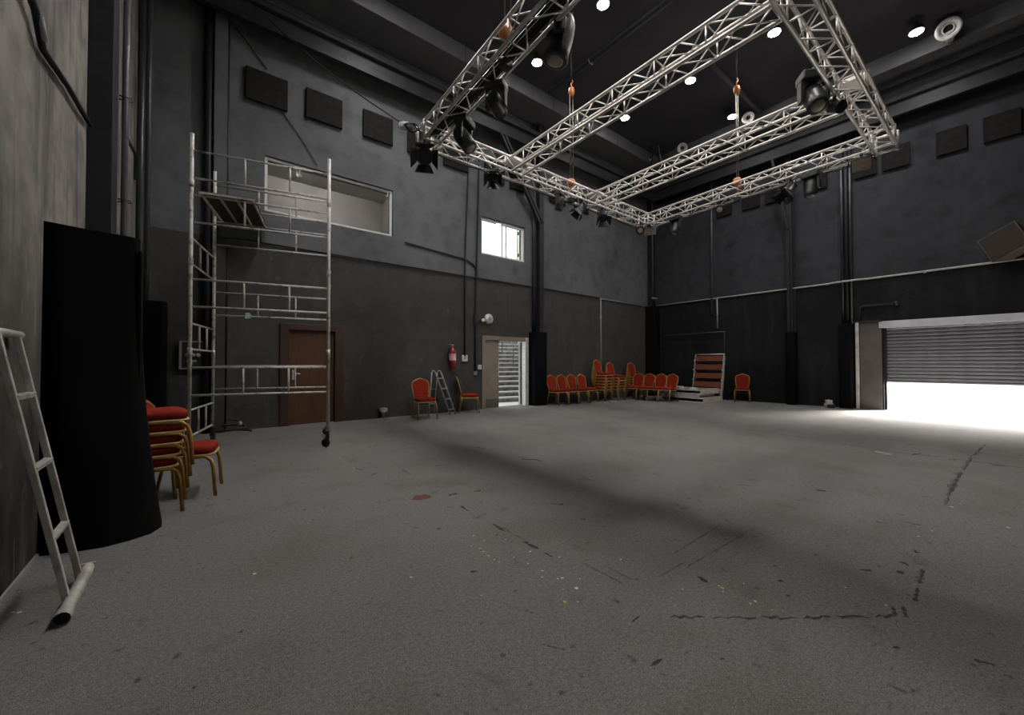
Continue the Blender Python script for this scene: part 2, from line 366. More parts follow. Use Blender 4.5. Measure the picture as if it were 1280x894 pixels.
# booth behind the long window
bo = struct(empty('wall_booth', (0, 0, 0)), 'pale walls of the room seen through the long window', 'wall')
x0, x1, y0, y1, z0, z1 = .2, 4.6, YA+.3, YA+3.2, 3.7, 6.3
MB().box((x0, y1, 5.05), (x1, y1+.1, z1)).build('booth_wall', M['boothwall'], bo)
MB().box((x0, y1-.02, z0), (x1, y1+.1, 5.05)).build('booth_wall', M['boothdado'], bo)
MB().box((x0-.1, y0, z0), (x0, y1+.1, z1)).build('booth_wall', M['boothdado'], bo)
MB().box((x1, y0, z0), (x1+.1, y1+.1, z1)).build('booth_wall', M['boothwall'], bo)
MB().box((x0-.1, y0, z0-.1), (x1+.1, y1+.1, z0)).build('booth_floor', M['boothdado'], bo)
MB().box((x0-.1, y0, z1), (x1+.1, y1+.1, z1+.1)).build('booth_ceiling', M['boothwall'], bo)
tl = empty('booth_fill_light', (2.6, YA+1.4, 6.22), 0, 'unseen fill tube added to brighten the room behind the long window', 'lamp')  # added lamp out of view, brightens the booth behind the glass
MB().box((-.6, -.05, .02), (.6, .05, .08)).build('housing', M['white'], tl)
M['tube'] = mat('booth_fill_tube', (1, .98, .94), emit=170.)
MB().tube([(-.58, 0, -.005), (.58, 0, -.005)], .02, 10).build('tube', M['tube'], tl)

# roller shutter
sh = struct(empty('door_3', (0, 0, 0)), 'grey roller shutter raised off the floor with daylight below', 'shutter')
MB().box((XB-.05, SH[0]-.1, 2.20), (XB+.06, SH[1]+.08, 2.38)).build('shutter_lintel', M['lintel'], sh, .008)
MB().box((XB+.06, SH[0], 2.28), (XB+.32, SH[1], 2.42)).build('shutter_box', M['steelblk'], sh)
zb, zt, n = .79, 2.22, 16
me = MB().prism([(XB+.165, 0), (XB+.150, .010), (XB+.128, .034), (XB+.128, .058), (XB+.150, .080), (XB+.165, .0894), (XB+.185, .0894), (XB+.185, 0)], SH[0]+.03, SH[1]-.03, 'y').mesh('shutter_slat', M['slat'])
for i in range(n): link('shutter_slat', me, sh, loc=(0, 0, zb+i*(zt-zb)/n))
MB().box((XB+.13, SH[0]+.03, zb-.04), (XB+.19, SH[1]-.03, zb)).build('bottom_bar', M['slat'], sh, .006)
for y in (SH[0], SH[1]-.05): MB().box((XB+.09, y, 0), (XB+.22, y+.05, 2.22)).build('guide_rail', M['steelblk'], sh)
M['sidepl'] = mat('grey_brown_steel_plate', (.10, .088, .08), .5, col2=(.075, .066, .06), scale=2.5)
MB().box((XB-.025, 2.23, 0), (XB, 2.68, 2.40)).build('side_plate', M['sidepl'], sh, .003)
MB().box((XB-.08, 2.695, 0), (XB-.005, 2.765, 2.40)).build('white_post', M['post'], sh, .006)
MB().box((XB-.09, 2.22, 2.385), (XB, 2.80, 2.42)).build('head_plate', M['steelblk'], sh)

# outdoors
struct(MB().box((XB+.3, -22, -.2), (40, 34, -.02)).build('ground_outside', M['concrete']), 'sunlit pale concrete outside the shutter', 'ground')
struct(MB().box((-6, YA+.3, -.2), (XB+.3, 30, -.02)).build('ground_outside', M['concrete']), 'sunlit pale concrete outside the open door', 'ground')
struct(MB().box((30, -22, -.02), (30.3, 34, 2.6)).build('wall_outside', M['render']), 'bright cream wall across the yard beyond the shutter', 'wall')
struct(MB().box((5, 15.4, -.02), (12.6, 15.7, 4.0)).build('wall_garden', M['green']), 'grey green wall at the top of the outdoor stairs', 'wall')
struct(MB().box((12.6, YA+.3, -.02), (12.9, 16.5, 7.5)).build('wall_sun_blocker', M['render']), 'cream wall added to shade the outdoor stairs from the sun', 'wall')  # added wall, keeps the wide sun off the outdoor stairs
st = empty('outdoor_staircase', (8.6, YA+1.3, -.02), R(-8), 'white tiled outdoor staircase with metal railing beyond the open door', 'staircase')
ns, rise, run = 13, .165, .30
for i in range(ns):
    a = -1.6+i*.03
    MB().box((a, i*run, i*rise), (3.6, (i+1)*run+.6, (i+1)*rise-.045)).build('step_riser', M['riser'], st)
    MB().box((a-.03, i*run-.04, (i+1)*rise-.045), (3.6, (i+1)*run+.04, (i+1)*rise)).build('tread', M['step'], st, .006)
for x in (-1.45, .9):
    MB().tube([(x, .1, rise+.9), (x, ns*run-.1, ns*rise+.9)], .025, 8).build('handrail', M['railing'], st)
    MB().tube([(x, .1, rise+.5), (x, ns*run-.1, ns*rise+.5)], .012, 6).build('mid_rail', M['railing'], st)
    for k in range(0, ns, 3): MB().tube([(x, k*run+.1, (k+1)*rise), (x, k*run+.1, (k+1)*rise+.9)], .02, 8).build('railing_post', M['railing'], st)
for x in (-1.62, -1.3): MB().tube([(x, -.35, 0), (x, -.35, 2.6)], .03, 8).build('newel_post', M['railing'], st)

# ------------------------------------------------------------------ steel columns, pads, wall pipes
def column_A(x, wdt, dep, label):
    c = empty('steel_column', (x, YA, 0), 0, label, 'column')
    MB().box((-wdt/2, -dep, 0), (wdt/2, -dep+.03, ZC-.42)).build('front_flange', M['steelblk'], c)
    MB().box((-.015, -dep+.03, 0), (.015, -.03, ZC-.42)).build('web', M['steelblk'], c)
    MB().box((-wdt/2, -.03, 0), (wdt/2, -.002, ZC-.42)).build('back_flange', M['steelblk'], c)
    return c
M['colface'] = M['pipegry']
c = empty('steel_column', (.27, YA, 0), 0, 'boxed black steel column on window wall behind the scaffold', 'column')
MB().box((-.03, -.16, 0), (.165, 0, 8.55)).build('column_face', M['wallA'], c, .005)
MB().tube([(-.10, -.08, 0), (-.10, -.08, 8.55)], .06, 12).build('downpipe', M['steelblk'], c)
MB().tube([(.185, -.03, 0), (.185, -.03, 8.55)], .02, 8).build('cable_pipe', M['steelblk'], c)
c = column_A(8.25, .16, .22, 'black steel column between the open door and the chair row')
for x, r_, mm in ((-.19, .04, 'pipeblk'), (-.11, .018, 'pipegry'), (.13, .018, 'pipegry'), (.20, .03, 'pipeblk')):
    MB().tube([(x, -.06, 2.1), (x, -.06, 8.55)], r_, 10).build('downpipe', M[mm], c)
for o_ in (0, .14):
    p0 = Vector((-.08+o_, -.2, 5.55)); p1 = Vector((-1.72+o_, -.36, 7.72))
    MB().tube([p0, p1], .06, 4, phase=PI/4).build('knee_brace', M['steelblk'], c)
c = empty('steel_column', (XB, 4.28, 0), -PI/2, 'black steel column with knee brace on the shutter wall', 'column')
MB().box((-.07, -.2, 0), (.07, -.17, 8.58)).build('front_flange', M['steelblk'], c)
MB().box((-.015, -.17, 0), (.015, -.03, 8.58)).build('web', M['steelblk'], c)
MB().box((-.11, -.03, 0), (.11, -.002, 8.58)).build('back_flange', M['steelblk'], c)
MB().tube([(-.02, -.2, 5.4), (-.38, -.36, 7.66)], .05, 4, phase=PI/4).build('knee_brace', M['steelblk'], c)
MB().tube([(.02, -.215, 2.2), (.02, -.215, 8.58)], .014, 8).build('cable_pipe', M['steelblk'], c)
c = empty('steel_column', (XB, YA, 0), 0, 'black steel column standing in the far corner of walls', 'column')
MB().box((-.24, -.20, 0), (0, 0, 8.58)).build('column_box', M['steelblk'], c)
MB().tube([(-.28, -.26, 3.85), (-.28, -.26, 8.58)], .03, 10).build('downpipe', M['pipegry'], c)
MB().box((-.5, -.42, 3.78), (-.2, -.34, 3.83)).build('pipe_shelf', M['fade'], c)
c = empty('steel_column', (XC, 5.24, 0), 0, 'black steel column on scuffed grey wall above the padded cover', 'column')
MB().box((0, 0, 0), (.17, .30, 8.98)).build('column_box', M['steelblk'], c, .006)
MB().box((.13, .30, 0), (.17, .36, 8.98)).build('corner_strip', M['pipegry'], c)
pg = empty('pipe_bundle', (XC+.05, 6.9, 0), 0, 'grey vertical pipes on scuffed grey wall beside the corner', 'pipe')
MB().tube([(.03, .05, 0), (.03, .05, 8.98)], .035, 10).build('pipe', M['pipegry'], pg)
MB().tube([(.03, 1.84, 0), (.03, 1.84, 8.98)], .05, 12).build('pipe', M['pipeblk'], pg)
MB().tube([(.10, 2.12, 2.31), (.10, 2.12, 8.98)], .04, 12).build('pipe', M['pipegry'], pg)
for z in (3.3, 4.6): MB().tube([(-.04, .0, z), (.09, .0, z), (.09, .1, z), (-.04, .1, z)], .008, 6).build('pipe_clip', M['steelblk'], pg)
for z, n_ in ((4.15, 'drain_stub'),):
    MB().tube([(.03, .05, z), (.1, .4, z-.1), (.05, .9, z-.25)], .02, 8).build(n_, M['pipeblk'], pg)
# pads round the feet of the columns
def rounded(w_, d_, r_, n=6):
    return [(-w_/2, 0)]+arc(-w_/2+r_, -d_+r_, r_, 180, 270, n)+arc(w_/2-r_, -d_+r_, r_, 270, 360, n)+[(w_/2, 0)]
def pad(loc, rz, w_, d_, r_, h_, label, flare=.0):
    c = empty('column_pad', loc, rz, label, 'column pad')
    bot = rounded(w_+2*flare, d_+flare, r_); top = rounded(w_, d_, max(r_*.8, .03))
    MB().prism(bot, .0, h_, 'z', outline2=top).build('pad_cover', M['pad'], c, .012)
    return c
def big_pad():
    c = empty('column_pad', (XC, 4.12, 0), 0, 'tall flared black padded cover on the scuffed grey wall', 'column pad')
    # outlines given as (out from the wall, along the wall)
    bot = [(0, -.15), (.18, -.21), (.31, -.235), (.44, -.205), (.55, -.14), (.605, -.02), (.60, .13), (.54, .20), (0, .20)]
    top = [(0, -.13), (.10, -.10), (.20, -.06), (.30, -.045), (.40, -.03), (.455, .0), (.46, .06), (.43, .12), (0, .13)]
    mb = MB(); N = len(bot); K = 12; vv = []
    for k in range(K+1):
        s = k/K; e = (1-s)**2.2
        for a, b in zip(bot, top): vv.append((b[0]+(a[0]-b[0])*e, b[1]+(a[1]-b[1])*e, 2.2*s))
    ff = [(k*N+i, k*N+(i+1) % N, (k+1)*N+(i+1) % N, (k+1)*N+i) for k in range(K) for i in range(N)]
    mb.add(vv, ff, True); mb.add(vv[-N:], [list(range(N))], False)
    mb.build('pad_cover', M['pad'], c)
    MB().box((.455, -.02, .02), (.47, .07, 2.1)).build('seam_strip', M['pad'], c)
big_pad()
pad((8.15, YA, 0), 0, .48, .34, .10, 2.2, 'black padded cover round column foot beside the open door')
pad((XC+.22, YA, 0), 0, .40, .34, .1, 2.3, 'black padded cover in the corner behind the scaffold')
pad((XB, 4.27, 0), -PI/2, .25, .30, .1, 2.2, 'narrow black padded cover under the braced column on shutter wall')
pad((XB, 2.96, 0), -PI/2, .30, .26, .06, 2.36, 'black padded cover beside the white shutter post')
pad((XB-.22, YA, 0), 0, .42, .42, .1, 3.5, 'tall black padded cover in the far corner behind chairs')

def pipe(name, pts, r_, mm, label, cat='pipe', n=8, group=None):
    c = empty(name, pts[0], 0, label, cat, group); o = Vector(pts[0])
    MB().tube([Vector(p)-o for p in pts], r_, n).build('pipe_run', M[mm], c); return c
def clips(c, pts, mm):
    o = c.location
    for p in pts:
        q = Vector(p)-o; MB().box(q-Vector((.025, .025, .025)), q+Vector((.025, .025, .025))).build('pipe_clip', M[mm], c)
yw, xw = YA-.03, XB-.03
c = pipe('wall_conduit', [(11.26, yw, 1.0), (11.26, yw, 3.56), (14.0, yw, 3.54)], .022, 'condw', 'white conduit dropping behind the chair stacks on window wall', 'conduit'); clips(c, [(11.26, yw+.01, 2.9), (11.26, yw+.01, 3.56)], 'condw')
c = pipe('wall_conduit', [(xw, 8.9, 3.55), (xw, 5.0, 3.56), (xw, 3.35, 3.565), (xw-.09, 3.2, 3.565), (xw-.09, 2.7, 3.568), (xw, 2.5, 3.57), (xw, .2, 3.58), (xw, -1.5, 3.6)], .025, 'condw', 'long white conduit running along the shutter wall', 'conduit')
clips(c, [(xw+.01, y, 3.56) for y in (7.9, 6.5, 5.2, 3.4, 1.4)], 'condw'); o = c.location
MB().tube([Vector((xw, 6.52, 3.55))-o, Vector((xw, 6.52, 2.5))-o], .022, 8).build('drop_pipe', M['condw'], c)
pipe('wall_conduit', [(.5, yw, 3.62), (3.0, yw, 3.61), (5.55, yw, 3.60), (8.0, yw, 3.60), (11.2, yw, 3.58)], .016, 'steelblk', 'thin black cable run along the window wall', 'conduit')
c = pipe('wall_conduit', [(5.64, yw, 1.45), (5.64, yw, 3.6), (5.66, yw, 4.6), (5.74, yw, 6.2), (5.76, yw, 7.4)], .022, 'steelblk', 'black conduit dropping to the white switch box', 'conduit')
c = pipe('wall_conduit', [(5.97, yw, 1.05), (5.97, yw, 2.4), (6.0, yw, 3.6), (6.08, yw, 6.0), (6.1, yw, 7.4)], .026, 'steelblk', 'black conduit beside the open door with round siren', 'conduit')
MB().box((-.05, -.02, 1.3), (.07, .03, 1.5)).build('junction_box', M['steelblk'], c)
pipe('wall_conduit', [(3.95, yw, 4.18), (5.0, yw, 4.1), (5.66, yw, 4.05), (5.9, yw, 3.95), (6.02, yw, 3.8)], .018, 'steelblk', 'sagging black cable between long window and conduits', 'cable')
pipe('wall_conduit', [(xw, 6.70, 3.0), (xw, 6.70, 8.55)], .04, 'pipegry', 'dark grey downpipe on shutter wall near the corner', 'pipe', 10)
c = empty('pipe_bundle', (XB, 2.93, 0), 0, 'black vertical pipes above the padded cover by shutter', 'pipe')
for y, r_ in ((.10, .035), (.0, .04), (-.09, .035)): MB().tube([(-.06, y, 2.36), (-.06, y, 8.58)], r_, 10).build('pipe', M['pipeblk' if y else 'steelblk'], c)
c = pipe('lamp_arm', [(XB-.05, 2.68, 2.425), (XB-.05, 2.66, 2.80), (XB-.06, 2.6, 2.83), (XB-.06, 1.98, 2.83)], .022, 'steelblk', 'black pipe arm with ball end above the shutter', 'pipe')
o = c.location; MB().lathe([(.001, -.055), (.03, -.05), (.05, -.02), (.05, .02), (.03, .05), (.001, .055)], 14, Matrix.Translation(Vector((XB-.06, 1.93, 2.83))-o)).build('ball_end', M['fixblk'], c)
pipe('wall_conduit', [(XB-.12, 8.6, 2.34), (XB-.12, 6.25, 2.36), (XB-.12, 6.25, 1.5)], .014, 'pipegry', 'thin dark bracket rod on shutter wall behind stage steps', 'pipe')
# ceiling runs
c = empty('ceiling_conduit', (7.8, 8.2, 8.94), 0, 'pair of thin conduits clipped across the black ceiling', 'conduit')
for o_ in (-.07, .07): MB().tube([(o_, 0, 0), (o_, -11, 0)], .022, 8).build('pipe_run', M['pipegry'], c)
for y in (-1.6, -4.5): MB().tube([(-.1, y, 0), (-.06, y, -.08), (.06, y, -.08), (.1, y, 0)], .012, 6).build('pipe_clip', M['alu'], c)
c = empty('ceiling_rail', (10.1, 4.75, 8.93), 0, 'grey ceiling rail leading to the shutter wall bulkhead', 'rail')
MB().box((0, -.05, -.04), (3.4, .05, .05)).build('rail_channel', M['pipegry'], c, .01)
# left wall cable
c = pipe('wall_cable', [(XC+.03, 3.1, 3.4), (XC+.04, 3.55, 3.33), (XC+.03, 3.75, 3.22), (XC+.03, 4.4, 3.33), (XC+.03, 5.2, 3.42)], .02, 'steelblk', 'thick black cable slanting across the scuffed grey wall', 'cable')
p = Vector((XC+.055, 3.62, 3.28))-c.location
MB().tube([p+Vector((0, -.05, .04)), p+Vector((0, .06, -.045))], .014, 8).build('white_sleeve', M['condw'], c)
# slack cables from ledge to truss corner
pipe('slack_cable', bez((1.05, YA-.42, 7.8), (1.7, 7.3, 6.2), (2.9, 6.5, 5.35), 14), .012, 'rubber', 'black cable sagging from ledge to the truss corner', 'cable', 6)
pipe('slack_cable', [(.40, YA-.02, 7.8), (.75, YA-.02, 7.45), (1.07, YA-.02, 7.08)], .010, 'rubber', 'black cable from ledge down to first acoustic panel', 'cable', 6)
pipe('slack_cable', [(1.32, YA-.02, 6.36), (1.7, YA-.02, 5.9), (2.0, YA-.02, 5.45)], .008, 'rubber', 'thin cable between first acoustic panel and long window', 'cable', 6)

# ------------------------------------------------------------------ wall things
def acoustic(loc, rz, w_, h_, label, group):
    o = empty('acoustic_panel', loc, rz, label, 'acoustic panel', group)
    MB().box((-w_/2, -.07, -h_/2), (w_/2, -.02, h_/2)).build('foam_board', M['panel'], o, .008)
    MB().box((-w_/2+.06, -.02, -h_/2+.06), (w_/2-.06, -.0, h_/2-.06)).build('batten_frame', M['steelblk'], o)
ord_ = ['first', 'second', 'third', 'fourth', 'fifth', 'sixth', 'seventh', 'eighth', 'ninth', 'tenth', 'eleventh', 'twelfth']
for i, (a, b, zz) in enumerate(((.72, 1.43, 6.665), (1.77, 2.488, 6.70), (2.936, 3.63, 6.715), (4.0, 4.70, 6.71), (4.98, 5.72, 6.70), (6.27, 6.95, 6.70), (7.15, 7.75, 6.70), (8.75, 9.45, 6.70), (9.9, 10.6, 6.70))):
    acoustic(((a+b)/2, YA, zz), R(0), b-a, .62, '%s dark square acoustic panel from scaffold corner on window wall' % ord_[i], 'acoustic panels on the window wall')
for i, (a, b) in enumerate(((-.15, .41), (.655, 1.17), (1.625, 2.16), (2.28, 2.75), (3.35, 3.85), (4.46, 4.97), (5.14, 5.67), (6.0, 6.5))):
    acoustic((XB, (a+b)/2, 6.69), -PI/2, b-a, .59, '%s dark square acoustic panel from shutter end on shutter wall' % ord_[i], 'acoustic panels on the shutter wall')

e = empty('fire_extinguisher', (5.22, YA-.11, 1.14), 0, 'red fire extinguisher hanging on black wall above the chair', 'extinguisher')
MB().lathe([(.075, 0), (.088, .02), (.088, .40), (.07, .47), (.035, .50), (.03, .53)], 18).build('cylinder', M['exred'], e)
MB().lathe([(.0895, .20), (.0895, .37)], 18, cap=False).build('label_band', M['label'], e)
v = MB(); v.lathe([(.028, .53), (.028, .58), (.018, .60)], 10); v.build('valve', M['brass'], e)
MB().box((-.10, -.015, .60), (.06, .015, .62)).build('lever', M['brass'], e)
MB().tube([(-.03, 0, .56), (-.12, -.01, .52), (-.13, 0, .35), (-.12, 0, .15)], .012, 8).build('hose', M['rubber'], e)
MB().box((-.04, .085, .15), (.04, .11, .5)).build('wall_bracket', M['steelblk'], e)
def switch(x, z, s, label, name='switch_box', mm='white'):
    o = empty(name, (x, YA, z), 0, label, 'switch')
    b_ = MB().box((-s/2, -.035, -s/2), (s/2, 0, s/2)).build('box', M[mm], o, .006)
    MB().box((-s*.12, -.042, -s*.22), (s*.12, -.035, s*.22)).build('rocker', M['fade'], o)
switch(5.64, 1.40, .17, 'white square switch box under black conduit by extinguisher')
switch(6.12, 1.16, .12, 'small white switch plate beside the beige door')
switch(5.97, 1.0, .11, 'grey socket box at foot of black conduit by door', 'socket_box', 'fade')
s_ = empty('wall_siren', (6.42, YA, 2.50), 0, 'round white siren on the wall above the beige door', 'siren', rot=(PI/2, 0, 0))
MB().lathe([(.14, 0), (.14, .04), (.12, .06), (.05, .07)], 24).build('siren_body', M['white'], s_); MB().lathe([(.05, .07), (.045, .075), (.01, .076)], 16).build('siren_centre', M['fade'], s_)
s_ = empty('sensor_head', (6.18, YA, 2.44), 0, 'small white sensor beside the round siren', 'sensor')
MB().box((-.03, -.06, -.03), (.03, 0, .03)).build('mount', M['steelblk'], s_); MB().lathe([(.03, 0), (.05, .02), (.05, .06), (.03, .08)], 14, Matrix.Translation((0, -.06, 0)) @ Matrix.Rotation(PI/2, 4, 'X')).build('sensor_lens', M['white'], s_)
s_ = empty('electrical_panel', (-.04, YA, 1.41), 0, 'dark socket panel with pale frame on wall behind scaffold', 'electrical panel')
MB().box((-.17, -.08, -.25), (.17, 0, .25)).build('panel_body', M['fixblk'], s_, .008)
for a, b in (((-.17, -.095, -.25), (-.135, -.08, .25)), ((.15, -.095, -.25), (.17, -.08, .25)), ((-.135, -.095, .225), (.15, -.08, .25)), ((-.135, -.095, -.25), (.15, -.08, -.23))):
    MB().box(a, b).build('panel_frame', M['fade'], s_)
for i in range(3):
    MB().lathe([(.035, 0), (.035, .03), (.02, .032)], 12, Matrix.Translation((-.06+i*.075, -.08, .0)) @ Matrix.Rotation(PI/2, 4, 'X')).build('socket', M['fade'], s_)
MB().box((-.07, -.10, -.12), (.07, -.08, -.09)).build('handle_bar', M['fade'], s_); MB().box((-.015, -.10, -.18), (.015, -.08, -.12)).build('handle_stem', M['fade'], s_)
s_ = empty('wall_speaker', (.66, YA-.26, 3.72), R(-12), 'black loudspeaker on window wall under the scaffold platform', 'speaker', rot=(R(14), 0, R(-14)))
MB().box((-.34, -.16, -.17), (.34, .16, .17)).build('cabinet', M['fixblk'], s_, .015); MB().box((-.30, -.172, -.14), (.30, -.16, .14)).build('grille', M['fixblk'], s_)
MB().tube([(0, .14, 0), (0, .25, .06)], .03, 8).build('bracket', M['steelblk'], s_)
s_ = empty('wall_speaker', (XB-.40, .05, 3.92), 0, 'tilted brown loudspeaker on bracket above the roller shutter', 'speaker', rot=(0, R(-24), R(-118)))
MB().prism([(-.34, -.20), (.34, -.20), (.24, .20), (-.24, .20)], -.30, .30, 'z').build('cabinet', M['spk'], s_, .012)
MB().prism([(-.31, -.212), (.31, -.212), (.31, -.20), (-.31, -.20)], -.27, .27, 'z').build('grille', M['grille'], s_)
MB().tube([(0, .18, 0), (.02, .42, .0)], .035, 8).build('bracket', M['steelblk'], s_)
# round white air nozzles on the bulkhead
def nozzle(y, z, r_, label, aim):
    o = empty('air_nozzle', (XB-.9, y, 8.70), 0, label, 'air nozzle', 'air nozzles on the bulkhead')
    MB().tube([(0, 0, 0), (-.18, 0, .02), (-.28, 0, z-8.70)], r_*.34, 12).build('neck', M['white'], o)
    Mx = Matrix.Translation((-.34, 0, z-8.70)) @ Vector(aim).to_track_quat('Z', 'Y').to_matrix().to_4x4()
    MB().lathe([(r_*.5, -.12), (r_*.9, -.05), (r_, .03), (r_*.96, .09), (r_*.8, .10), (r_*.62, .05), (r_*.52, .03)], 28, Mx, cap=False).build('nozzle_ring', M['white'], o)
    MB().lathe([(r_*.55, .02), (r_*.45, .055), (r_*.40, .055), (r_*.36, .02)], 24, Mx, cap=False).build('inner_ring', M['white'], o)
    MB().lathe([(r_*.55, .0), (.002, -.01)], 24, Mx).build('throat', M['fixblk'], o)
nozzle(.85, 8.78, .22, 'large round white air nozzle on the bulkhead above acoustic panels', (-.75, -.15, -.55))
nozzle(5.0, 8.78, .17, 'round white air nozzle on bulkhead by the ceiling rail', (-.7, -.3, -.5))
nozzle(7.1, 8.74, .17, 'round white air nozzle on bulkhead near the far corner', (-.75, -.2, -.4))
s_ = empty('cable_cluster', (12.9, 7.9, 8.99), 0, 'tangle of dusty cables hanging from the ceiling near far corner', 'cables')
for k in range(7):
    a = random.uniform(-.5, .5); b = random.uniform(-.4, .4)
    MB().tube(bez((a*.4, b*.4, 0), (a, b, -.9), (a*1.4+.2, b*1.2, -.2-random.random()*.7), 8), .018, 6).build('cable', M['fade' if k < 2 else 'rubber'], s_)

# ------------------------------------------------------------------ ceiling lamps
def lamp(label, x, y, k=1.):
    o = empty('ceiling_lamp', (x, y, ZC), 0, label, 'lamp', 'round ceiling lamps')
    MB().tube([(0, 0, 0), (0, 0, -.14)], .02, 8).build('stem', M['fixblk'], o)
    MB().lathe([(.05, -.12), (.10, -.14), (.135, -.22), (.15, -.27), (.14, -.27)], 20).build('reflector', M['fixblk'], o)
    MB().lathe([(.125, -.262), (.11, -.285), (.07, -.305), (.02, -.315), (.002, -.316)], 18).build('lens', M['lens'], o)
    ll = bpy.data.lights.new('lamp_glow', 'SPOT'); ll.energy = LAMP_W*k; ll.spot_size = R(156); ll.spot_blend = 1; ll.shadow_soft_size = .09; ll.color = (1, .985, .96)
    lo = bpy.data.objects.new('lamp_glow', ll); COL.objects.link(lo); lo.parent = o; lo.location = (0, 0, -.45)
rows = ((3.1, (1.75, 1.75, 1.75, 1.75), 'in row nearest the scuffed grey wall'), (6.6, (.7, .9, 1., 1.), 'in second row from the scuffed grey wall'), (10.2, (.2, .4, .7, .9), 'in second row from the shutter wall'), (12.7, (0, .35, .7, 1.), 'in row nearest the shutter wall'))
for x, kw, rl in rows:
    for j, y in enumerate((7.3, 5.25, 3.3, 1.3)):
        if x == 12.7 and j == 0: continue
        lamp('glowing ceiling lamp %s, %s from window wall' % (rl, ord_[j-(1 if x == 12.7 else 0)]), x, y, kw[j])

# ------------------------------------------------------------------ lighting truss
S, RC, RB = .29, .025, .010
truss = empty('lighting_truss', (0, 0, 0), 0, 'rectangular aluminium box truss rig hanging below the black ceiling', 'truss')
unit = {}
def cyl(r_, n):
    if (r_, n) not in unit:
        unit[(r_, n)] = MB().tube([(0, 0, 0), (0, 0, 1)], r_, n).mesh('tube', M['trussm'])
    return unit[(r_, n)]
def place(name, a, b, r_, n, parent, me=None):
    a, b = Vector(a), Vector(b); d_ = b-a
    o = link(name, me or cyl(r_, n), parent); o.rotation_mode = 'QUATERNION'
    o.location = a; o.rotation_quaternion = d_.to_track_quat('Z', 'Y'); o.scale = (1, 1, d_.length); return o
ZT = 5.1+RC
def bar(p, q):
    p, q = Vector((*p, ZT)), Vector((*q, ZT)); ax = (q-p).normalized(); sd_ = Vector((-ax.y, ax.x, 0))*(S/2); hz = Vector((0, 0, S))
    L = (q-p).length; n = max(1, round(L/.36))
    cs = [p-sd_, p+sd_, p+sd_+hz, p-sd_+hz]; chords = []
    for c_ in cs: chords.append(place('chord', c_, c_+ax*L, RC, 8, truss))
    for f in range(4):
        A_, B_ = cs[f], cs[(f+1) % 4]; ch = chords[f]
        inv = None
        for i in range(n):
            a = A_ + ax*(L*i/n) if i % 2 == 0 else B_ + ax*(L*i/n)
            b = B_ + ax*(L*(i+1)/n) if i % 2 == 0 else A_ + ax*(L*(i+1)/n)
            braces.append((a, b, ch))
            if i % 2 == 0: braces.append((A_+ax*(L*i/n), B_+ax*(L*i/n), ch))
braces = []
FL_, FR_, NL_, NR_ = (3.20, 6.40), (9.97, 6.44), (2.93, 1.42), (9.72, 1.42)
h2 = S/2+.03
bar((FL_[0]+h2, FL_[1]), (FR_[0]-h2, FR_[1])); bar((NL_[0]+h2, NL_[1]), (NR_[0]-h2, NR_[1]))
bar((NL_[0]+.01, NL_[1]+h2), (FL_[0], FL_[1]-h2)); bar((NR_[0], NR_[1]+h2), (FR_[0], FR_[1]-h2))
bar((5.0, NL_[1]+h2), (5.10, FL_[1]-h2)); bar((7.66, NL_[1]+h2), (7.72, FL_[1]-h2))
# corner blocks: posts with plates
for (x, y) in (FL_, FR_, NL_, NR_):
    blk = MB()
    for sx in (-1, 1):
        for sy in (-1, 1): blk.tube([(x+sx*S/2, y+sy*S/2, ZT-.03), (x+sx*S/2, y+sy*S/2, ZT+S+.03)], .027, 8)
    for z in (ZT, ZT+S):
        blk.tube([(x-S/2, y-S/2, z), (x+S/2, y-S/2, z), (x+S/2, y+S/2, z), (x-S/2, y+S/2, z)], .025, 8, closed=True)
    blk.build('corner_block', M['trussm'], truss)
    for z in (ZT+.10, ZT+.19): MB().box((x-S/2, y-S/2-.005, z), (x+S/2, y-S/2+.01, z+.03)).build('corner_strap', M['trussm'], truss)
bpy.context.view_layer.update()
for a, b, ch in braces:
    o = place('brace', a, b, RB, 6, None)
    o.parent = ch; o.matrix_parent_inverse = ch.matrix_world.inverted()
for (x, y, k) in ((5.1, 6.4, 'x'), (7.72, 6.4, 'x'), (5.0, 1.42, 'x'), (7.66, 1.42, 'x')):
    MB().box((x-.17, y-.17, ZT+S-.02), (x+.17, y+.17, ZT+S+.03)).build('joint_plate', M['trussm'], truss)
MB().box((4.55, 1.25, ZT+.05), (4.95, 1.27, ZT+.28)).build('name_plate', M['lintel'], truss)

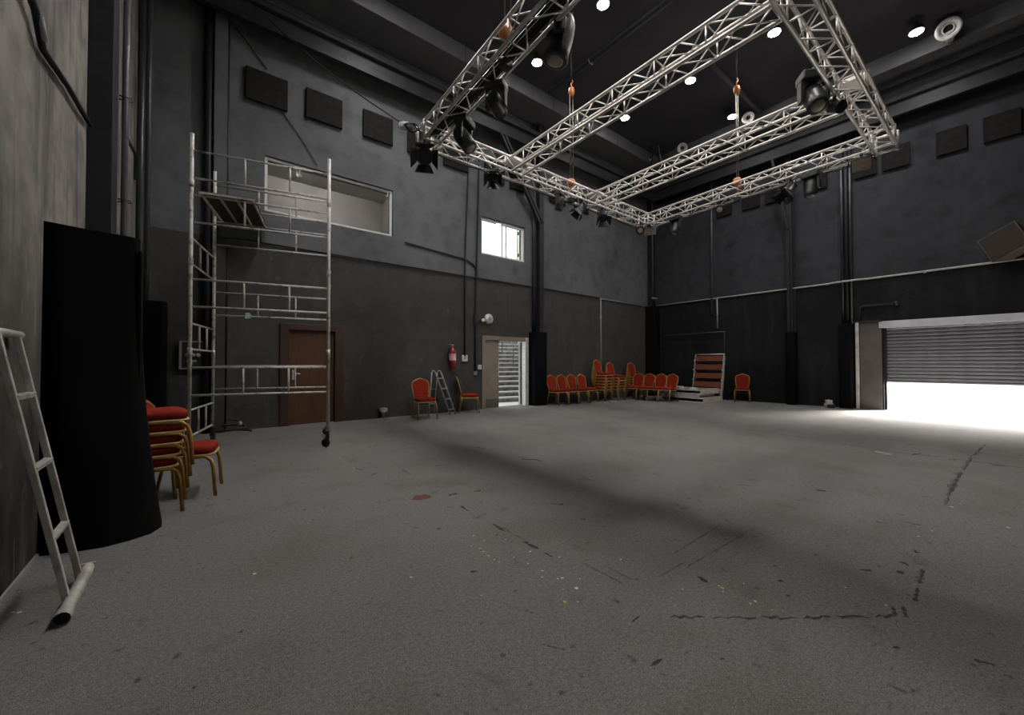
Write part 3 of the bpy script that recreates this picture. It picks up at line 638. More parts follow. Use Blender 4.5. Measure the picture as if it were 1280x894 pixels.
# chain hoists
def hoist(x, y, label, ztop=7.65):
    o = empty('chain_hoist', (x, y, ZT), 0, label, 'chain hoist', 'chain hoists lifting the truss')
    b_ = MB(); b_.lathe([(.03, -.09), (.085, -.06), (.10, 0), (.085, .06), (.03, .09)], 16, Matrix.Translation((0, 0, .36)) @ Matrix.Rotation(PI/2, 4, 'X')); b_.build('hoist_body', M['orange'], o)
    MB().tube([(0, 0, .28), (0, 0, .20), (.05, 0, .14), (.03, 0, .06), (-.04, 0, .08)], .018, 8).build('lower_hook', M['orange'], o)
    MB().box((-.06, -.06, -.10), (.06, .06, .0)).build('chain_bag', M['fixblk'], o)
    MB().lathe([(.02, -.12), (.06, -.08), (.075, 0), (.06, .08), (.02, .12)], 14, Matrix.Translation((.03, 0, ztop-ZT)), ).build('upper_block', M['orange'], o)
    MB().tube([(.03, 0, ztop-ZT+.1), (.03, 0, ztop-ZT+.2), (.08, 0, ztop-ZT+.25), (.03, 0, ztop-ZT+.3)], .014, 8).build('upper_hook', M['orange'], o)
    for dx in (-.02, .08): MB().tube([(dx, 0, .40), (dx, 0, ztop-ZT-.08)], .009, 6).build('chain', M['chain'], o)
    MB().tube([(.03, 0, ztop-ZT+.25), (.03, 0, ZC-ZT)], .012, 6).build('hanger_rod', M['fixblk'], o)
hoist(6.86, 6.42, 'orange chain hoist on truss beam near the window wall')
hoist(9.86, 3.98, 'orange chain hoist on truss beam facing the shutter wall')
hoist(3.08, 4.0, 'orange chain hoist on truss beam nearest the scuffed grey wall')

# ------------------------------------------------------------------ stage lights
def dirM(pan, tilt): return Matrix.Rotation(R(pan), 4, 'Z') @ Matrix.Rotation(R(tilt), 4, 'X')      # head points to local -Z, tilt swings it
def yoke(o, w_, h_, z0):
    MB().tube([(0, 0, .05), (0, 0, -.06)], .022, 8).build('clamp', M['fixblk'], o)
    MB().tube([(-w_, 0, z0), (-w_, 0, -.06), (w_, 0, -.06), (w_, 0, z0)], .014, 6).build('yoke', M['fixblk'], o)
def par(x, y, pan, tilt, label, s=1., barn=True, face='fixblk', dz=0):
    o = empty('stage_par_light', (x, y, ZT-.03+dz), R(pan), label, 'stage light', 'stage lights under the truss')
    yoke(o, .15*s, .2, -.24*s)
    Mx = Matrix.Translation((0, 0, -.24*s)) @ Matrix.Rotation(R(tilt), 4, 'X')
    bd = MB().lathe([(.05*s, .17*s), (.10*s, .15*s), (.12*s, .05*s), (.13*s, -.16*s), (.145*s, -.17*s), (.145*s, -.20*s), (.12*s, -.20*s)], 18, Mx, cap=True).build('lamp_can', M['fixblk'], o)
    MB().lathe([(.12*s, -.19*s), (.07*s, -.203*s), (.002, -.208*s)], 18, Mx).build('lens', M[face], o)
    if barn:
        for k in range(4):
            Mk = Mx @ Matrix.Rotation(PI/2*k, 4, 'Z') @ Matrix.Translation((0, .135*s, -.2*s)) @ Matrix.Rotation(R(28), 4, 'X')
            MB().prism([(-.10*s, 0), (.10*s, 0), (.16*s, -.19*s), (-.16*s, -.19*s)], -.004, .004, 'y', Mk).build('barn_door', M['fixblk'], bd)
    return o
def mover(x, y, pan, tilt, label, s=1., face='tan', dz=0, arm=None):
    o = empty('moving_head_light', (x, y, ZT-.03+dz), R(pan), label, 'stage light', 'stage lights under the truss')
    MB().tube([(0, 0, .05), (0, 0, -.05)], .022, 8).build('clamp', M['fixblk'], o)
    if arm: MB().tube([(0, 0, .02), Matrix.Rotation(R(-pan), 3, 'Z') @ Vector(arm)], .022, 8).build('side_arm', M['fixblk'], o)
    MB().box((-.17*s, -.12*s, -.15*s), (.17*s, .12*s, -.03*s)).build('base', M['fixblk'], o, .02)
    for sx in (-1, 1):
        MB().prism([(-.06*s, -.15*s), (.06*s, -.15*s), (.05*s, -.42*s), (-.05*s, -.42*s)], sx*.13*s, sx*.175*s, 'x').build('yoke_arm', M['fixblk'], o, .01)
    Mx = Matrix.Translation((0, 0, -.36*s)) @ Matrix.Rotation(R(tilt), 4, 'X')
    hd = MB().lathe([(.03*s, .20*s), (.09*s, .19*s), (.12*s, .12*s), (.125*s, 0), (.115*s, -.12*s), (.12*s, -.20*s), (.10*s, -.21*s)], 18, Mx).build('head', M['fixblk'], o)
    MB().lathe([(.10*s, -.20*s), (.05*s, -.222*s), (.002, -.228*s)], 18, Mx).build('lens', M[face], hd)
    return o
def panel_light(x, y, pan, tilt, label, w_=.34, h_=.22, dz=0, face='tan'):
    o = empty('led_panel_light', (x, y, ZT-.03+dz), R(pan), label, 'stage light', 'stage lights under the truss')
    yoke(o, w_/2+.03, .2, -.16)
    Mx = Matrix.Translation((0, 0, -.18)) @ Matrix.Rotation(R(tilt), 4, 'X')
    b_ = MB().box((-w_/2, -h_/2, -.03), (w_/2, h_/2, .05), Mx).build('housing', M['fixblk'], o, .008)
    MB().box((-w_/2+.015, -h_/2+.015, -.036), (w_/2-.015, h_/2-.015, -.03), Mx).build('panel_face', M[face], b_)
    return o
mover(3.34, 3.30, 45, 12, 'large black moving head light with tan face on truss beam by scuffed wall', 1.3, dz=.46, arm=(-.16, 0, -.14))
par(3.06, 6.26, 153, 50, 'black stage light with open barn doors at truss corner by ledge cable', .98)
mover(3.32, 5.40, 30, -35, 'black moving head light next to truss corner by the ledge cable', 1.0, dz=.08)
mover(3.22, 4.40, -60, 80, 'black moving head light turned sideways near the hoist by scuffed wall', .85, dz=.03)
par(4.50, 6.26, 145, 45, 'black hexagonal stage light under truss beam before the open door column', .75)
mover(6.35, 6.28, 20, 15, 'black moving head light beside hoist facing the window wall', .75)
par(7.10, 6.28, 60, 40, 'black stage light just past hoist on truss beam by window wall', .7)
par(7.85, 6.29, 140, 40, 'black stage light under the joint of the third truss beam', .75)
par(9.45, 6.29, 122, 60, 'small stage light with tan lens close to far truss corner', .8, False, 'tan')
panel_light(9.86, 6.26, 122, 35, 'flat tan panel light hanging at the far truss corner')
mover(9.78, 5.45, 80, 20, 'black moving head light near far corner on shutter side truss beam', .85)
par(9.72, 4.32, 113, 65, 'stage light with bright tan lens beside hoist on shutter side', .75, False, 'tan')
mover(9.64, 2.50, 80, 10, 'black moving head light midway on shutter side truss beam', .9)
par(9.66, 2.86, 60, 40, 'black stage light clamped beside moving head on shutter side', .8)
panel_light(9.58, 1.72, 100, 52, 'flat tan panel light at truss corner above the shutter', .30, .24)
mover(7.10, 1.80, 130, 30, 'large black moving head light on the nearest cross beam of truss', 1.1, dz=.46, arm=(0, -.24, -.14))
par(7.20, 1.58, 150, 60, 'black stage light under nearest cross beam of the truss', .6, False)
# cable coil at the truss corner
c = empty('cable_coil', (2.92, 6.42, ZT+.16), 0, 'pale coil of cable tied at the truss corner', 'cable')
for k in range(5):
    MB().tube([(-.12+.13*math.cos(t)+.02*k, -.02*k, .06*math.sin(t)+.02*math.sin(3*t+k)) for t in [2*PI*i/14 for i in range(14)]], .012, 6, closed=True).build('cable_loop', M['lintel' if k < 3 else 'rubber'], c)
# cable loom lying in the beam by the scuffed wall
c = empty('cable_loom', (3.07, 3.9, ZT+.03), R(-3.1), 'thick loom of black cables lying inside truss beam by scuffed wall', 'cable')
for k in range(5): MB().tube([(-.09+.045*k+.012*math.sin(t*.9+k), t, .01+.008*math.sin(2.3*t+k)) for t in [-2.3+.2*i for i in range(24)]], .019, 6).build('cable', M['rubber'], c)
# cables taped along the beams
for i, (p, q, lab) in enumerate((((3.30, 6.5), (9.8, 6.55), 'black cable lying along truss beam by window wall'), ((9.85, 1.6), (10.08, 6.3), 'black cable lying along shutter side truss beam'))):
    pts = [Vector((p[0]+(q[0]-p[0])*t, p[1]+(q[1]-p[1])*t, ZT-.045-.035*abs(math.sin(t*19)))) for t in [k/36 for k in range(37)]]
    pipe('truss_cable', pts, .012, 'rubber', lab, 'cable', 6)

# ------------------------------------------------------------------ scaffold tower
e1 = Vector((.970, -.242, 0)); e2 = Vector((.242, .970, 0))
scf = empty('scaffold_tower', (-.05, 6.86, 0), math.atan2(-.242, .970), 'chipped white scaffold tower on casters by the brown door', 'scaffold')
LX, LY, HT = 1.68, 1.18, 4.36
for i, (x, y) in enumerate(((0, 0), (0, LY), (LX, 0), (LX, LY))):
    p_ = MB().tube([(x, y, .22), (x, y, HT)], .024, 10).build('post', M['scaf'], scf)
    for z in (1.42, 2.62, 3.68): MB().tube([(x, y, z-.05), (x, y, z+.05)], .029, 10).build('coupler', M['scaf'], p_)
    c_ = MB().tube([(x, y, .12), (x, y, .24)], .026, 10).build('caster_fork', M['rubber'], scf)
    a = R(25+i*60); dx, dy = .03*math.cos(a), .03*math.sin(a)
    MB().lathe([(.025, -.02), (.06, -.02), (.065, 0), (.06, .02), (.025, .02)], 18, Matrix.Translation((x+dx, y+dy, .065)) @ Matrix.Rotation(a, 4, 'Z') @ Matrix.Rotation(PI/2, 4, 'X')).build('caster_wheel', M['rubber'], c_)
    MB().box((x+dx*.4-.035, y+dy*.4-.03, .10), (x+dx*.4+.03, y+dy*.4+.03, .14)).build('fork_plate', M['rubber'], c_)
def ladder_frame(a, b, z0, z1, fr, r_=.015):
    a, b = Vector(a), Vector(b)
    for z in (z0, z1): MB().tube([a+Vector((0, 0, z)), b+Vector((0, 0, z))], r_, 8).build('rail', M['scaf'], scf)
    for f in fr:
        p_ = a.lerp(b, f); MB().tube([p_+Vector((0, 0, z0)), p_+Vector((0, 0, z1))], r_*.9, 8).build('spacer', M['scaf'], scf)
for y, dz in ((0, 0), (LY, .015)):
    for z0, z1 in ((3.76, 4.13), (3.16, 3.53), (2.02, 2.39), (.83, 1.20)):
        ladder_frame((0, y, dz), (LX, y, dz), z0, z1, (.36, .69))
for x in (0, LX):
    for z0, z1 in ((2.60, 2.95), (1.45, 1.80), (.28, .63)): ladder_frame((x, 0, 0), (x, LY, 0), z0, z1, (.36, .68))
pl = MB().box((.10, -.02, 3.575), (.72, LY+.04, 3.59)).build('platform', M['ply'], scf)
for x in (.10, .30, .50, .70): MB().box((x-.012, -.03, 3.547), (x+.012, LY+.05, 3.575)).build('platform_bearer', M['scaf'], pl)
for y in (-.03, LY+.03): MB().box((.09, y-.012, 3.547), (.73, y+.012, 3.575)).build('platform_edge', M['scaf'], pl)
t_ = MB().prism([(0, 0), (.09, .01), (.10, .05), (.06, .10), (.01, .09)], -.03, .03, 'y').build('hanging_cloth', M['teal'])
pt = Vector((-.05, 6.86, 0))+e1*.42+e2*(LY)
t_.location = pt+Vector((0, 0, 2.0)); tag(t_, 'small pale teal cloth hanging on the scaffold rail', 'cloth')

# ------------------------------------------------------------------ leaning ladder on the scuffed wall
ld = empty('leaning_ladder', (-.485, 3.165, 0), 0, 'dusty aluminium ladder with stabiliser bar leaning on scuffed grey wall', 'ladder')
def lr(t, y): return Vector((-.02-.25*t, y, .03+1.38*t))
for y in (-.10, .19):
    r_ = MB().tube([lr(0, y), lr(1, y)], .020, 4, phase=PI/4).build('ladder_rail', M['ladder'], ld, .003)
for t in (.235, .50, .765): MB().box((-.016, -.10, -.012), (.016, .19, .012), Matrix.Translation(lr(t, 0)) @ Matrix.Rotation(R(10), 4, 'Y')).build('rung', M['ladder'], ld)
MB().tube([lr(1.0, -.24), lr(1.0, .24)], .021, 10).build('top_bar', M['ladder'], ld)
sb = MB().tube([(0, -.30, .032), (0, .30, .032)], .029, 10, caps=False).build('stabiliser_bar', M['ladder'], ld)
MB().tube([(0, -.325, .034), (0, -.25, .034)], .033, 12, caps=False).build('end_sleeve', M['condw'], sb)
MB().tube([(0, -.312, .034), (0, -.28, .034)], .027, 12).build('end_plug', M['rubber'], sb)
MB().box((-.03, .295, .002), (.03, .31, .06)).build('end_cap', M['ladder'], sb)

# small stepladder by the extinguisher
sl = empty('step_ladder', (4.80, 8.86, 0), R(0), 'small grey folding stepladder standing between two red chairs', 'ladder')
wv = Vector((.21, .10, 0))
for k in (0, 1):
    f0, f1, f2 = Vector((.10, -.26, 0))+wv*k, Vector((-.10, .12, 1.02))+wv*k, Vector((-.30, .09, 0))+wv*k*.9
    MB().tube([f0, f1, f1+Vector((-.02, .015, .045)), f1+Vector((-.06, .015, .06)), f1+Vector((-.095, .01, .02))], .022, 8).build('front_rail', M['ladder2'], sl)
    MB().tube([f1+Vector((-.095, .01, .02)), f2], .016, 8).build('rear_leg', M['ladder2'], sl)
for k in range(4):
    t = .12+.25*k; a = Vector((.10, -.26, 0)).lerp(Vector((-.10, .12, 1.02)), t)
    MB().box((0, -.035, -.012), (wv.length, .035, .014), Matrix.Translation(a) @ Matrix.Rotation(math.atan2(wv.y, wv.x), 4, 'Z')).build('step', M['ladder2'], sl)
for t in (.25, .6):
    a = Vector((-.30, .09, 0)).lerp(Vector((-.195, .13, 1.04)), t); MB().tube([a, a+wv*.93], .010, 6).build('rear_brace', M['ladder2'], sl)

# ------------------------------------------------------------------ banquet chairs
def make_chair():
    t = empty('banquet_chair', (0, 0, 0))
    # local: faces -y, origin on the floor under the seat
    q = MB(); N = 24; vv = []; ff = []
    def sq(a, w_, d_, p_=5): c_, s_ = math.cos(a), math.sin(a); return (w_*math.copysign(abs(c_)**(2/p_), c_), d_*math.copysign(abs(s_)**(2/p_), s_))
    prof = [(.93, .395), (1., .41), (1., .445), (.96, .465), (.80, .478), (.4, .484), (.02, .485)]
    for k, z in prof:
        for i in range(N):
            x, y = sq(2*PI*i/N, .205*k, .205*k); x *= 1-.06*(y/.205); vv.append((x, y-.01, z))
    for j in range(len(prof)-1):
        for i in range(N): ff.append((j*N+i, j*N+(i+1) % N, (j+1)*N+(i+1) % N, (j+1)*N+i))
    q.add(vv, ff, True); q.add(vv[:N], [list(range(N))]); q.build('seat', M['red'], t)
    a = MB(); rim = [(*[c_*s_ for c_, s_ in zip(sq(2*PI*i/N, .207, .207), (1, 1))], .388) for i in range(N)]
    a.tube([(x*(1-.06*(y/.207)), y-.01, z) for x, y, z in rim], .011, 6, closed=True); a.build('seat_trim', M['piping'], t)
    # back: crown-topped panel leaning back 11 degrees
    tl_ = R(14); org = Vector((0, .205, .40))
    def bk_(x, h_, o_=0): return org+Vector((x, math.sin(tl_)*h_+math.cos(tl_)*o_, math.cos(tl_)*h_-math.sin(tl_)*o_))
    out = [(.165, .06), (.185, .14), (.20, .27), (.205, .36), (.195, .42), (.165, .455), (.12, .475), (.06, .50), (0, .52)]
    full = out+[(-x, z) for x, z in out[-2::-1]]
    inn = [(x*.90, .06+(z-.06)*.965) for x, z in full]
    b_ = MB(); n = len(inn)
    front = [bk_(x*.97, z, -.014) for x, z in inn]; mid = [bk_(x, z, 0) for x, z in inn]; back = [bk_(x*.97, z, .014) for x, z in inn]
    b_.add(front+mid+back, [list(range(n)), [2*n+i for i in range(n)][::-1]]+[(i, i+1, n+i+1, n+i) for i in range(n-1)]+[(n+i, n+i+1, 2*n+i+1, 2*n+i) for i in range(n-1)]+[(n-1, 0, n, 2*n-1), (2*n-1, n, 2*n, 3*n-1)])
    b_.build('backrest', M['red'], t)
    fr = [(.165, -.02)]+full+[(-.165, -.02)]
    MB().tube([bk_(x, z) for x, z in fr], .0155, 6).build('back_frame', M['gold'], t)
    for s in (-1, 1):
        MB().tube([(s*.218, -.235, 0), (s*.212, -.215, .28), (s*.208, -.195, .34), (s*.206, -.155, .372), (s*.202, .0, .380), (s*.195, .17, .378)], .0165, 6).build('leg', M['gold'], t)
        MB().tube([(s*.165, .205, .40), (s*.178, .215, .33), (s*.20, .285, .0)], .0165, 6).build('leg', M['gold'], t)
    MB().tube([(-.20, -.02, .365), (.20, -.02, .365)], .009, 6).build('cross_bar', M['gold'], t)
    MB().tube([(-.18, .225, .27), (.18, .225, .27)], .009, 6).build('cross_bar', M['gold'], t)
    return t
proto = make_chair(); used = [False]
def chair(x, y, face, label, group, z=0.):
    """face: compass angle of the facing direction in degrees, 0 = +x, 90 = +y"""
    o = copy_tree(proto) if used[0] else proto; used[0] = True
    o.location = (x, y, z); o.rotation_euler = (0, 0, R(face+90))
    return tag(o, label, 'chair', group)
def stack(x, y, face, n, where, group, dz=.096, df=.016):
    a = R(face)
    for k in range(n):
        pos = 'bottom' if k == 0 else ('topmost' if k == n-1 else ord_[k]+' up')
        chair(x+math.cos(a)*df*k, y+math.sin(a)*df*k, face, 'red and gold banquet chair, %s in stack %s' % (pos, where), group, z=k*dz)
stack(-.33, 4.61, 8, 5, 'beside the flared black pad', 'chairs stacked beside the flared pad')
chair(-.03, 5.01, -9, 'single red and gold banquet chair by stack near scaffold foot', 'single chairs')
chair(4.14, 8.44, -97, 'red and gold banquet chair facing the room beside grey stepladder', 'single chairs')
chair(5.58, 8.80, -26, 'red and gold banquet chair turned sideways under the fire extinguisher', 'single chairs')
for i, x in enumerate((8.66, 9.11, 9.57, 10.04)):
    chair(x, 8.66, -88, 'red and gold banquet chair, %s in row from padded column by door' % ord_[i], 'row of four chairs by the padded column')
stack(10.74, 8.64, -84, 6, 'behind the row of four', 'chairs stacked by the far corner')
stack(11.45, 8.64, -86, 5, 'right under the white conduit', 'chairs stacked by the far corner')
stack(12.72, 8.68, -92, 5, 'nearest the far corner', 'chairs stacked by the far corner')
for i, y in enumerate((8.36, 7.93, 7.50, 7.10)):
    chair(12.13, y, 184-2*i, 'red and gold banquet chair, %s in line from far corner to stage decks' % ord_[i], 'line of chairs before the stage decks')
chair(14.05, 5.58, 200, 'single red and gold banquet chair against shutter wall beside stage steps', 'single chairs')

# ------------------------------------------------------------------ stage decks, steps
def deck(x, y, z, w_, l_, t_, rz, label, end='cream'):
    o = empty('stage_deck', (x, y, z), R(rz), label, 'stage deck', 'stacked stage decks')
    MB().box((0.02, .02, t_-.03), (w_-.02, l_-.02, t_)).build('deck_board', M['decktop'], o)
    for a, b, mm in (((0, 0, 0), (w_, .03, t_), end), ((0, l_-.03, 0), (w_, l_, t_), end)): MB().box(a, b).build('end_frame', M[mm], o, .004)
    for xx in (0, w_-.03):
        MB().box((xx, .03, t_-.045), (xx+.03, l_-.03, t_)).build('side_rail', M['alu'], o)
        MB().box((xx, .03, 0), (xx+.03, l_-.03, .04)).build('side_rail', M['alu'], o)
    for k in range(4): MB().box((.03, l_*(k+.5)/4-.02, .01), (w_-.03, l_*(k+.5)/4+.02, t_-.03)).build('cross_member', M['steelblk'], o)
    return o
deck(12.52, 6.10, 0, 1.10, 1.5, .17, -4, 'lowest grey stage deck lying on the carpet')
deck(12.60, 6.28, .17, 1.0, 1.4, .09, -1, 'thin stage deck in the middle of the deck pile')
deck(12.58, 6.22, .26, 1.2, 1.5, .16, -2, 'topmost stage deck with cream edge on the pile')
o = empty('board_offcut', (12.75, 6.95, .42), R(5), 'pale board lying on top of the stage decks', 'board')
MB().box((0, 0, 0), (.45, .75, .03)).build('board', M['lintel'], o, .004); MB().box((.02, .1, .03), (.40, .65, .06)).build('board', M['white'], o, .004)
o = empty('crumpled_cloth', (12.85, 6.6, .42), 0, 'pale crumpled rag on the topmost stage deck', 'cloth')
mb = MB(); g = 9; vv = [((i/g-.5)*.34, (j/g-.5)*.26, .0+.05*random.random()*(1 if 0 < i < g and 0 < j < g else .1)) for i in range(g+1) for j in range(g+1)]
mb.add(vv, [(i*(g+1)+j, i*(g+1)+j+1, (i+1)*(g+1)+j+1, (i+1)*(g+1)+j) for i in range(g) for j in range(g)], True); mb.build('cloth', M['bag'], o)
ss = empty('stage_steps', (13.82, 6.66, 0), R(-90-6), 'folded stage steps with red brown treads standing on end', 'steps')
lean = R(9)
def sp_(x, h_, o_=0): return Vector((x, math.sin(lean)*h_+o_, math.cos(lean)*h_))
for x in (-.52, .52):
    MB().tube([sp_(x, 0), sp_(x, 1.60)], .024, 4, phase=PI/4).build('side_tube', M['alu'], ss)
    MB().tube([sp_(x*.98, 0, .10), sp_(x*.98, 1.5, .08)], .016, 4, phase=PI/4).build('side_tube', M['alu'], ss)
    for k in range(4): MB().lathe([(.03, -.02), (.03, .02)], 10, Matrix.Translation(sp_(x, .36+.34*k, -.02)) @ Matrix.Rotation(PI/2, 4, 'X')).build('hinge_knob', M['white'], ss)
for k in range(5):
    Mx = Matrix.Translation(sp_(0, .24+.30*k)) @ Matrix.Rotation(-lean-R(12), 4, 'X')
    MB().box((-.495, -.02, -.10), (.495, .015, .10), Mx).build('step_tread', M['tread'], ss, .005)
MB().tube([sp_(-.52, 1.59), sp_(.52, 1.59)], .02, 8).build('top_tube', M['alu'], ss)
for x in (-.50, .50): MB().tube([sp_(x, 1.25, .05), Vector((x*1.0, .46, 0))], .016, 6).build('prop_leg', M['steelblk'], ss)

# ------------------------------------------------------------------ small things
o = empty('paper_bag', (XB-.33, 3.32, 0), R(30), 'small crumpled pale bag on floor by the shutter wall', 'bag')
mb = MB().lathe([(.07, 0), (.11, .03), (.10, .10), (.07, .15), (.09, .20), (.05, .22)], 11); mb.v = [(x+random.uniform(-.02, .02), y+random.uniform(-.02, .02), max(0, z+random.uniform(-.01, .01))) for x, y, z in mb.v]; mb.build('bag', M['bag'], o)
MB().box((-.16, -.10, 0), (-.02, .06, .10)).build('flap', M['steelblk'], o)
o = empty('floor_socket', (3.42, YA-.08, 0), 0, 'pale plastic pipe stub at the foot of window wall', 'pipe stub')
MB().lathe([(.035, 0), (.035, .12), (.05, .125), (.05, .15)], 12).build('stub', M['condw'], o); MB().box((-.08, -.05, .15), (.08, .06, .24)).build('cup', M['condw'], o, .012)
o = empty('wood_offcut', fl(1104, 568), R(60), 'small pale wood offcut lying on the carpet', 'wood'); MB().box((-.10, -.02, 0), (.10, .02, .02)).build('stick', M['cream'], o)
o = empty('floor_cable', (.55, 8.75, 0), 0, 'black cable heap on floor beside the scaffold caster', 'cable')
MB().tube([(.28*math.cos(t)*(1-.05*t), .18*math.sin(t), .02+.015*t) for t in [i*.45 for i in range(34)]], .016, 6).build('cable_heap', M['rubber'], o)
MB().lathe([(.03, 0), (.03, .05), (.02, .06)], 10, Matrix.Translation((.1, -.1, .16))).build('plug', M['condw'], o)
for (x, y) in ((60, 766), (318, 718), (845, 702)):
    pass

# ------------------------------------------------------------------ marks on the carpet (flat things of the floor itself)
def smear(pts, wdt, mm, name, jag=.35, z=.0015, taper=True):
    P = [fl(*p) for p in pts]; n = len(P); L = []; Rr = []
    for i, p in enumerate(P):
        d_ = (P[min(i+1, n-1)]-P[max(i-1, 0)]); d_.z = 0; d_.normalize(); s = Vector((-d_.y, d_.x, 0))
        k = .6*wdt*(.5+random.uniform(-jag, jag))*((.25 if taper and i in (0, n-1) else 1))
        L.append(p+s*k+Vector((0, 0, z))); Rr.append(p-s*k+Vector((0, 0, z)))
    vv = L+Rr; MB().add(vv, [(i, i+1, n+i+1, n+i) for i in range(n-1)]).build(name, M[mm], floor)
def sub(a, b, n, jx=0, jy=0): return [(a[0]+(b[0]-a[0])*i/n+random.uniform(-jx, jx), a[1]+(b[1]-a[1])*i/n+random.uniform(-jy, jy)) for i in range(n+1)]
# torn seams
for a, b, n in (((838, 772), (880, 773), 7), ((886, 773), (950, 774), 9), ((952, 772), (1000, 773), 8), ((1006, 773), (1040, 771), 6), ((1046, 772), (1090, 773), 7), ((1096, 771), (1122, 770), 6)):
    smear(sub(a, b, n, 2, 2), .022, 'scuffd', 'carpet_tear')
for a, b, w_ in (((1115, 758), (1119, 770), .03), ((1128, 758), (1133, 772), .03), ((1143, 752), (1147, 735), .03), ((1148, 730), (1153, 712), .05), ((1181, 632), (1188, 612), .05), ((1186, 616), (1201, 590), .10), ((1203, 588), (1214, 572), .05), ((1216, 570), (1232, 556), .04)):
    smear(sub(a, b, 14, 1.0, .4), w_*.8, 'scuffm' if w_ > .045 else 'scuffd', 'carpet_tear', .48)
    smear(sub((a[0]+2, a[1]), (b[0]+1, b[1]), 12, .8, .4), w_*.35, 'scuffd', 'carpet_tear', .48, .002)
for a, b, w_ in (((880, 531), (960, 541), .05), ((962, 541), (1040, 552), .05), ((1044, 553), (1110, 564), .05), ((1112, 565), (1180, 572), .05), ((1184, 573), (1280, 585), .05), ((660, 540), (800, 521), .03)):
    smear(sub(a, b, 16, 1.5, .4), w_*.7, 'scuffd', 'carpet_seam', .42)
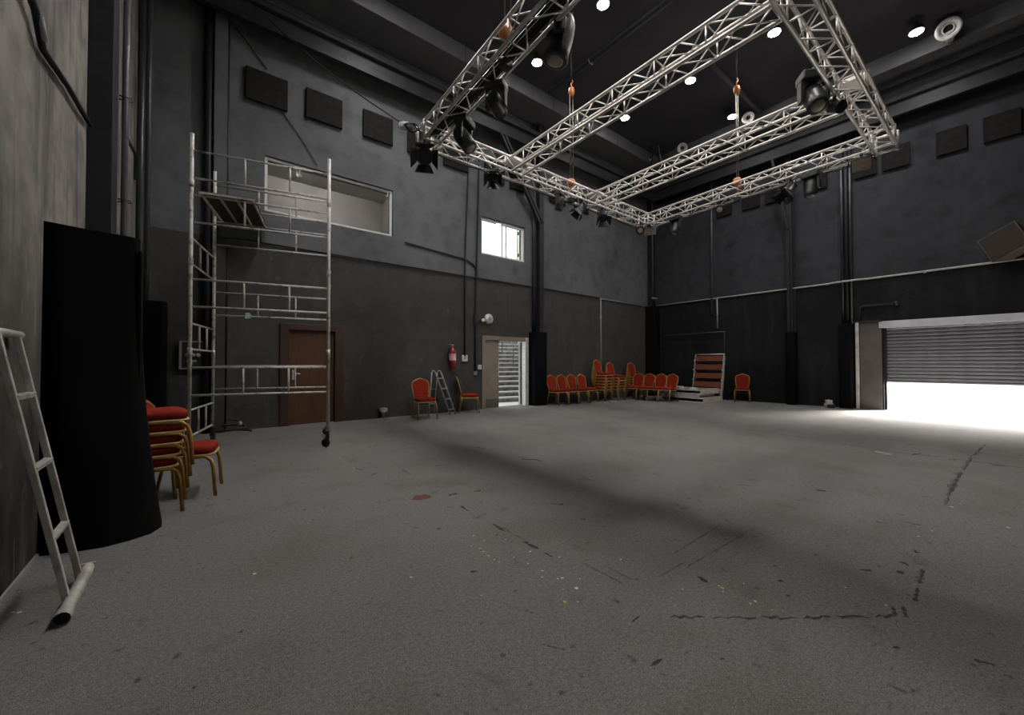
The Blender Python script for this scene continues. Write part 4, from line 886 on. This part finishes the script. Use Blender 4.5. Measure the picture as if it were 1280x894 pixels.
# scuffs: centre, length, angle in px space
for (x, y, l, an, w_, mm) in ((566, 618, 12, -15, .05, 'scuffd'), (597, 614, 10, -8, .04, 'scuffd'), (581, 636, 12, 35, .03, 'scuffd'), (624, 660, 20, 32, .035, 'scuffd'), (643, 668, 34, 28, .02, 'scuffm'), (664, 682, 22, 28, .035, 'scuffd'), (686, 694, 10, 30, .03, 'scuffd'),
        (692, 630, 8, 3, .04, 'scuffd'), (701, 631, 6, -5, .04, 'scuffd'), (593, 715, 10, 0, .03, 'scuffd'), (755, 718, 60, 27, .02, 'scuffm'), (772, 716, 40, 27, .018, 'scuffm'), (820, 829, 18, -30, .022, 'scuffd'), (690, 809, 34, 14, .014, 'scuffm'), (877, 724, 16, 35, .04, 'scuffd'),
        (1082, 713, 17, 6, .03, 'scuffd'), (1131, 705, 11, 30, .05, 'scuffd'), (1126, 716, 7, 20, .05, 'scuffd'), (1145, 690, 7, 40, .04, 'scuffd'), (1142, 655, 24, 14, .03, 'scuffd'), (1030, 614, 20, 8, .06, 'scuffd'), (976, 727, 8, 10, .03, 'scuffd'), (985, 745, 5, 0, .03, 'scuffd'),
        (1231, 829, 26, 12, .03, 'scuffd'), (1120, 810, 10, 0, .02, 'scuffd'), (1123, 862, 26, 25, .02, 'scuffm'), (903, 824, 6, 10, .02, 'scuffd'), (665, 575, 26, 6, .07, 'scuffd'), (650, 572, 16, 3, .06, 'scuffm'), (600, 560, 14, 8, .05, 'scuffd'), (467, 593, 8, -25, .04, 'scuffd'), (449, 587, 8, 20, .05, 'scuffm'),
        (548, 582, 12, -8, .03, 'scuffd'), (508, 590, 12, 30, .03, 'scuffm'), (243, 860, 8, -30, .015, 'scuffd'), (795, 774, 12, -40, .012, 'scuffd'), (520, 660, 8, 10, .02, 'scuffm'), (780, 797, 14, -30, .015, 'scuffm'), (1146, 568, 12, -12, .06, 'scuffd'), (1115, 571, 14, 4, .05, 'scuffd'), (1190, 575, 10, 0, .06, 'scuffd'), (1250, 582, 16, 6, .06, 'scuffd'),
        (1208, 568, 26, 25, .04, 'scuffm'), (1070, 566, 12, 0, .05, 'scuffm'), (930, 607, 20, 6, .05, 'scuffm'), (815, 592, 22, 10, .05, 'scuffm'), (1280, 570, 12, 0, .06, 'scuffd'), (738, 600, 18, 8, .05, 'scuffm'), (870, 675, 70, -32, .016, 'scuffm'), (895, 688, 80, -30, .016, 'scuffm'), (840, 712, 40, -30, .014, 'scuffm')):
    a = R(an); dx, dy = l/2*math.cos(a), l/2*math.sin(a)
    n = max(6, int(l/3)); smear([(px+random.uniform(-.3, .3), py+random.uniform(-.5, .5)) for px, py in sub((x-dx, y-dy), (x+dx, y+dy), n)], w_, mm, 'scuff_mark')
# paint flecks
def fleck(x, y, s, mm, name):
    p = fl(x, y); n = 7; vv = [p+Vector((math.cos(2*PI*i/n)*.6*s*random.uniform(.5, 1.2), math.sin(2*PI*i/n)*.6*s*random.uniform(.5, 1.2), .002)) for i in range(n)]
    MB().add(vv, [list(range(n))]).build(name, M[mm], floor)
for (x, y, s) in ((721, 736, .020), (703, 723, .018), (678, 714, .016), (663, 690, .016), (699, 697, .012), (660, 705, .012), (725, 724, .010), (678, 722, .012), (592, 670, .012), (514, 722, .012), (589, 683, .010), (605, 676, .010), (642, 697, .010), (944, 752, .014), (930, 730, .010), (938, 755, .010), (318, 718, .022), (16, 766, .012), (24, 766, .016), (1190, 634, .02), (1148, 671, .014), (1260, 660, .02), (776, 700, .012), (1165, 664, .012), (853, 737, .010), (1107, 757, .010), (1057, 735, .010), (1200, 630, .010), (697, 724, .010), (704, 737, .008)):
    fleck(x, y, s, 'flekw', 'paint_fleck')
for (x, y, s) in ((604, 690, .022), (611, 695, .020), (618, 700, .020), (624, 703, .016), (600, 686, .016), (632, 675, .014), (706, 753, .018), (722, 753, .012), (602, 745, .014), (843, 758, .012), (903, 735, .018), (899, 733, .014), (965, 763, .010), (904, 740, .012), (978, 764, .008)):
    fleck(x, y, s, 'fleky', 'paint_fleck')
for a, b in (((424, 572), (433, 580)), ((436, 582), (446, 588)), ((422, 570), (440, 563)), ((444, 562), (470, 553)), ((474, 552), (500, 546))): smear(sub(a, b, 5, .6, .4), .05, 'fleko', 'tape_trace')
p = fl(527, 622); n = 30
MB().add([p+Vector((math.cos(2*PI*i/n)*.10*random.uniform(.72, 1.08), math.sin(2*PI*i/n)*.085*random.uniform(.72, 1.08), .0012)) for i in range(n)], [list(range(n))]).build('rust_stain', M['stain'], floor)
for (x, y, q) in ((512, 623, .02), (541, 620, .018), (518, 626, .014), (535, 617, .014), (505, 622, .012)): fleck(x, y, q, 'stain', 'rust_stain')
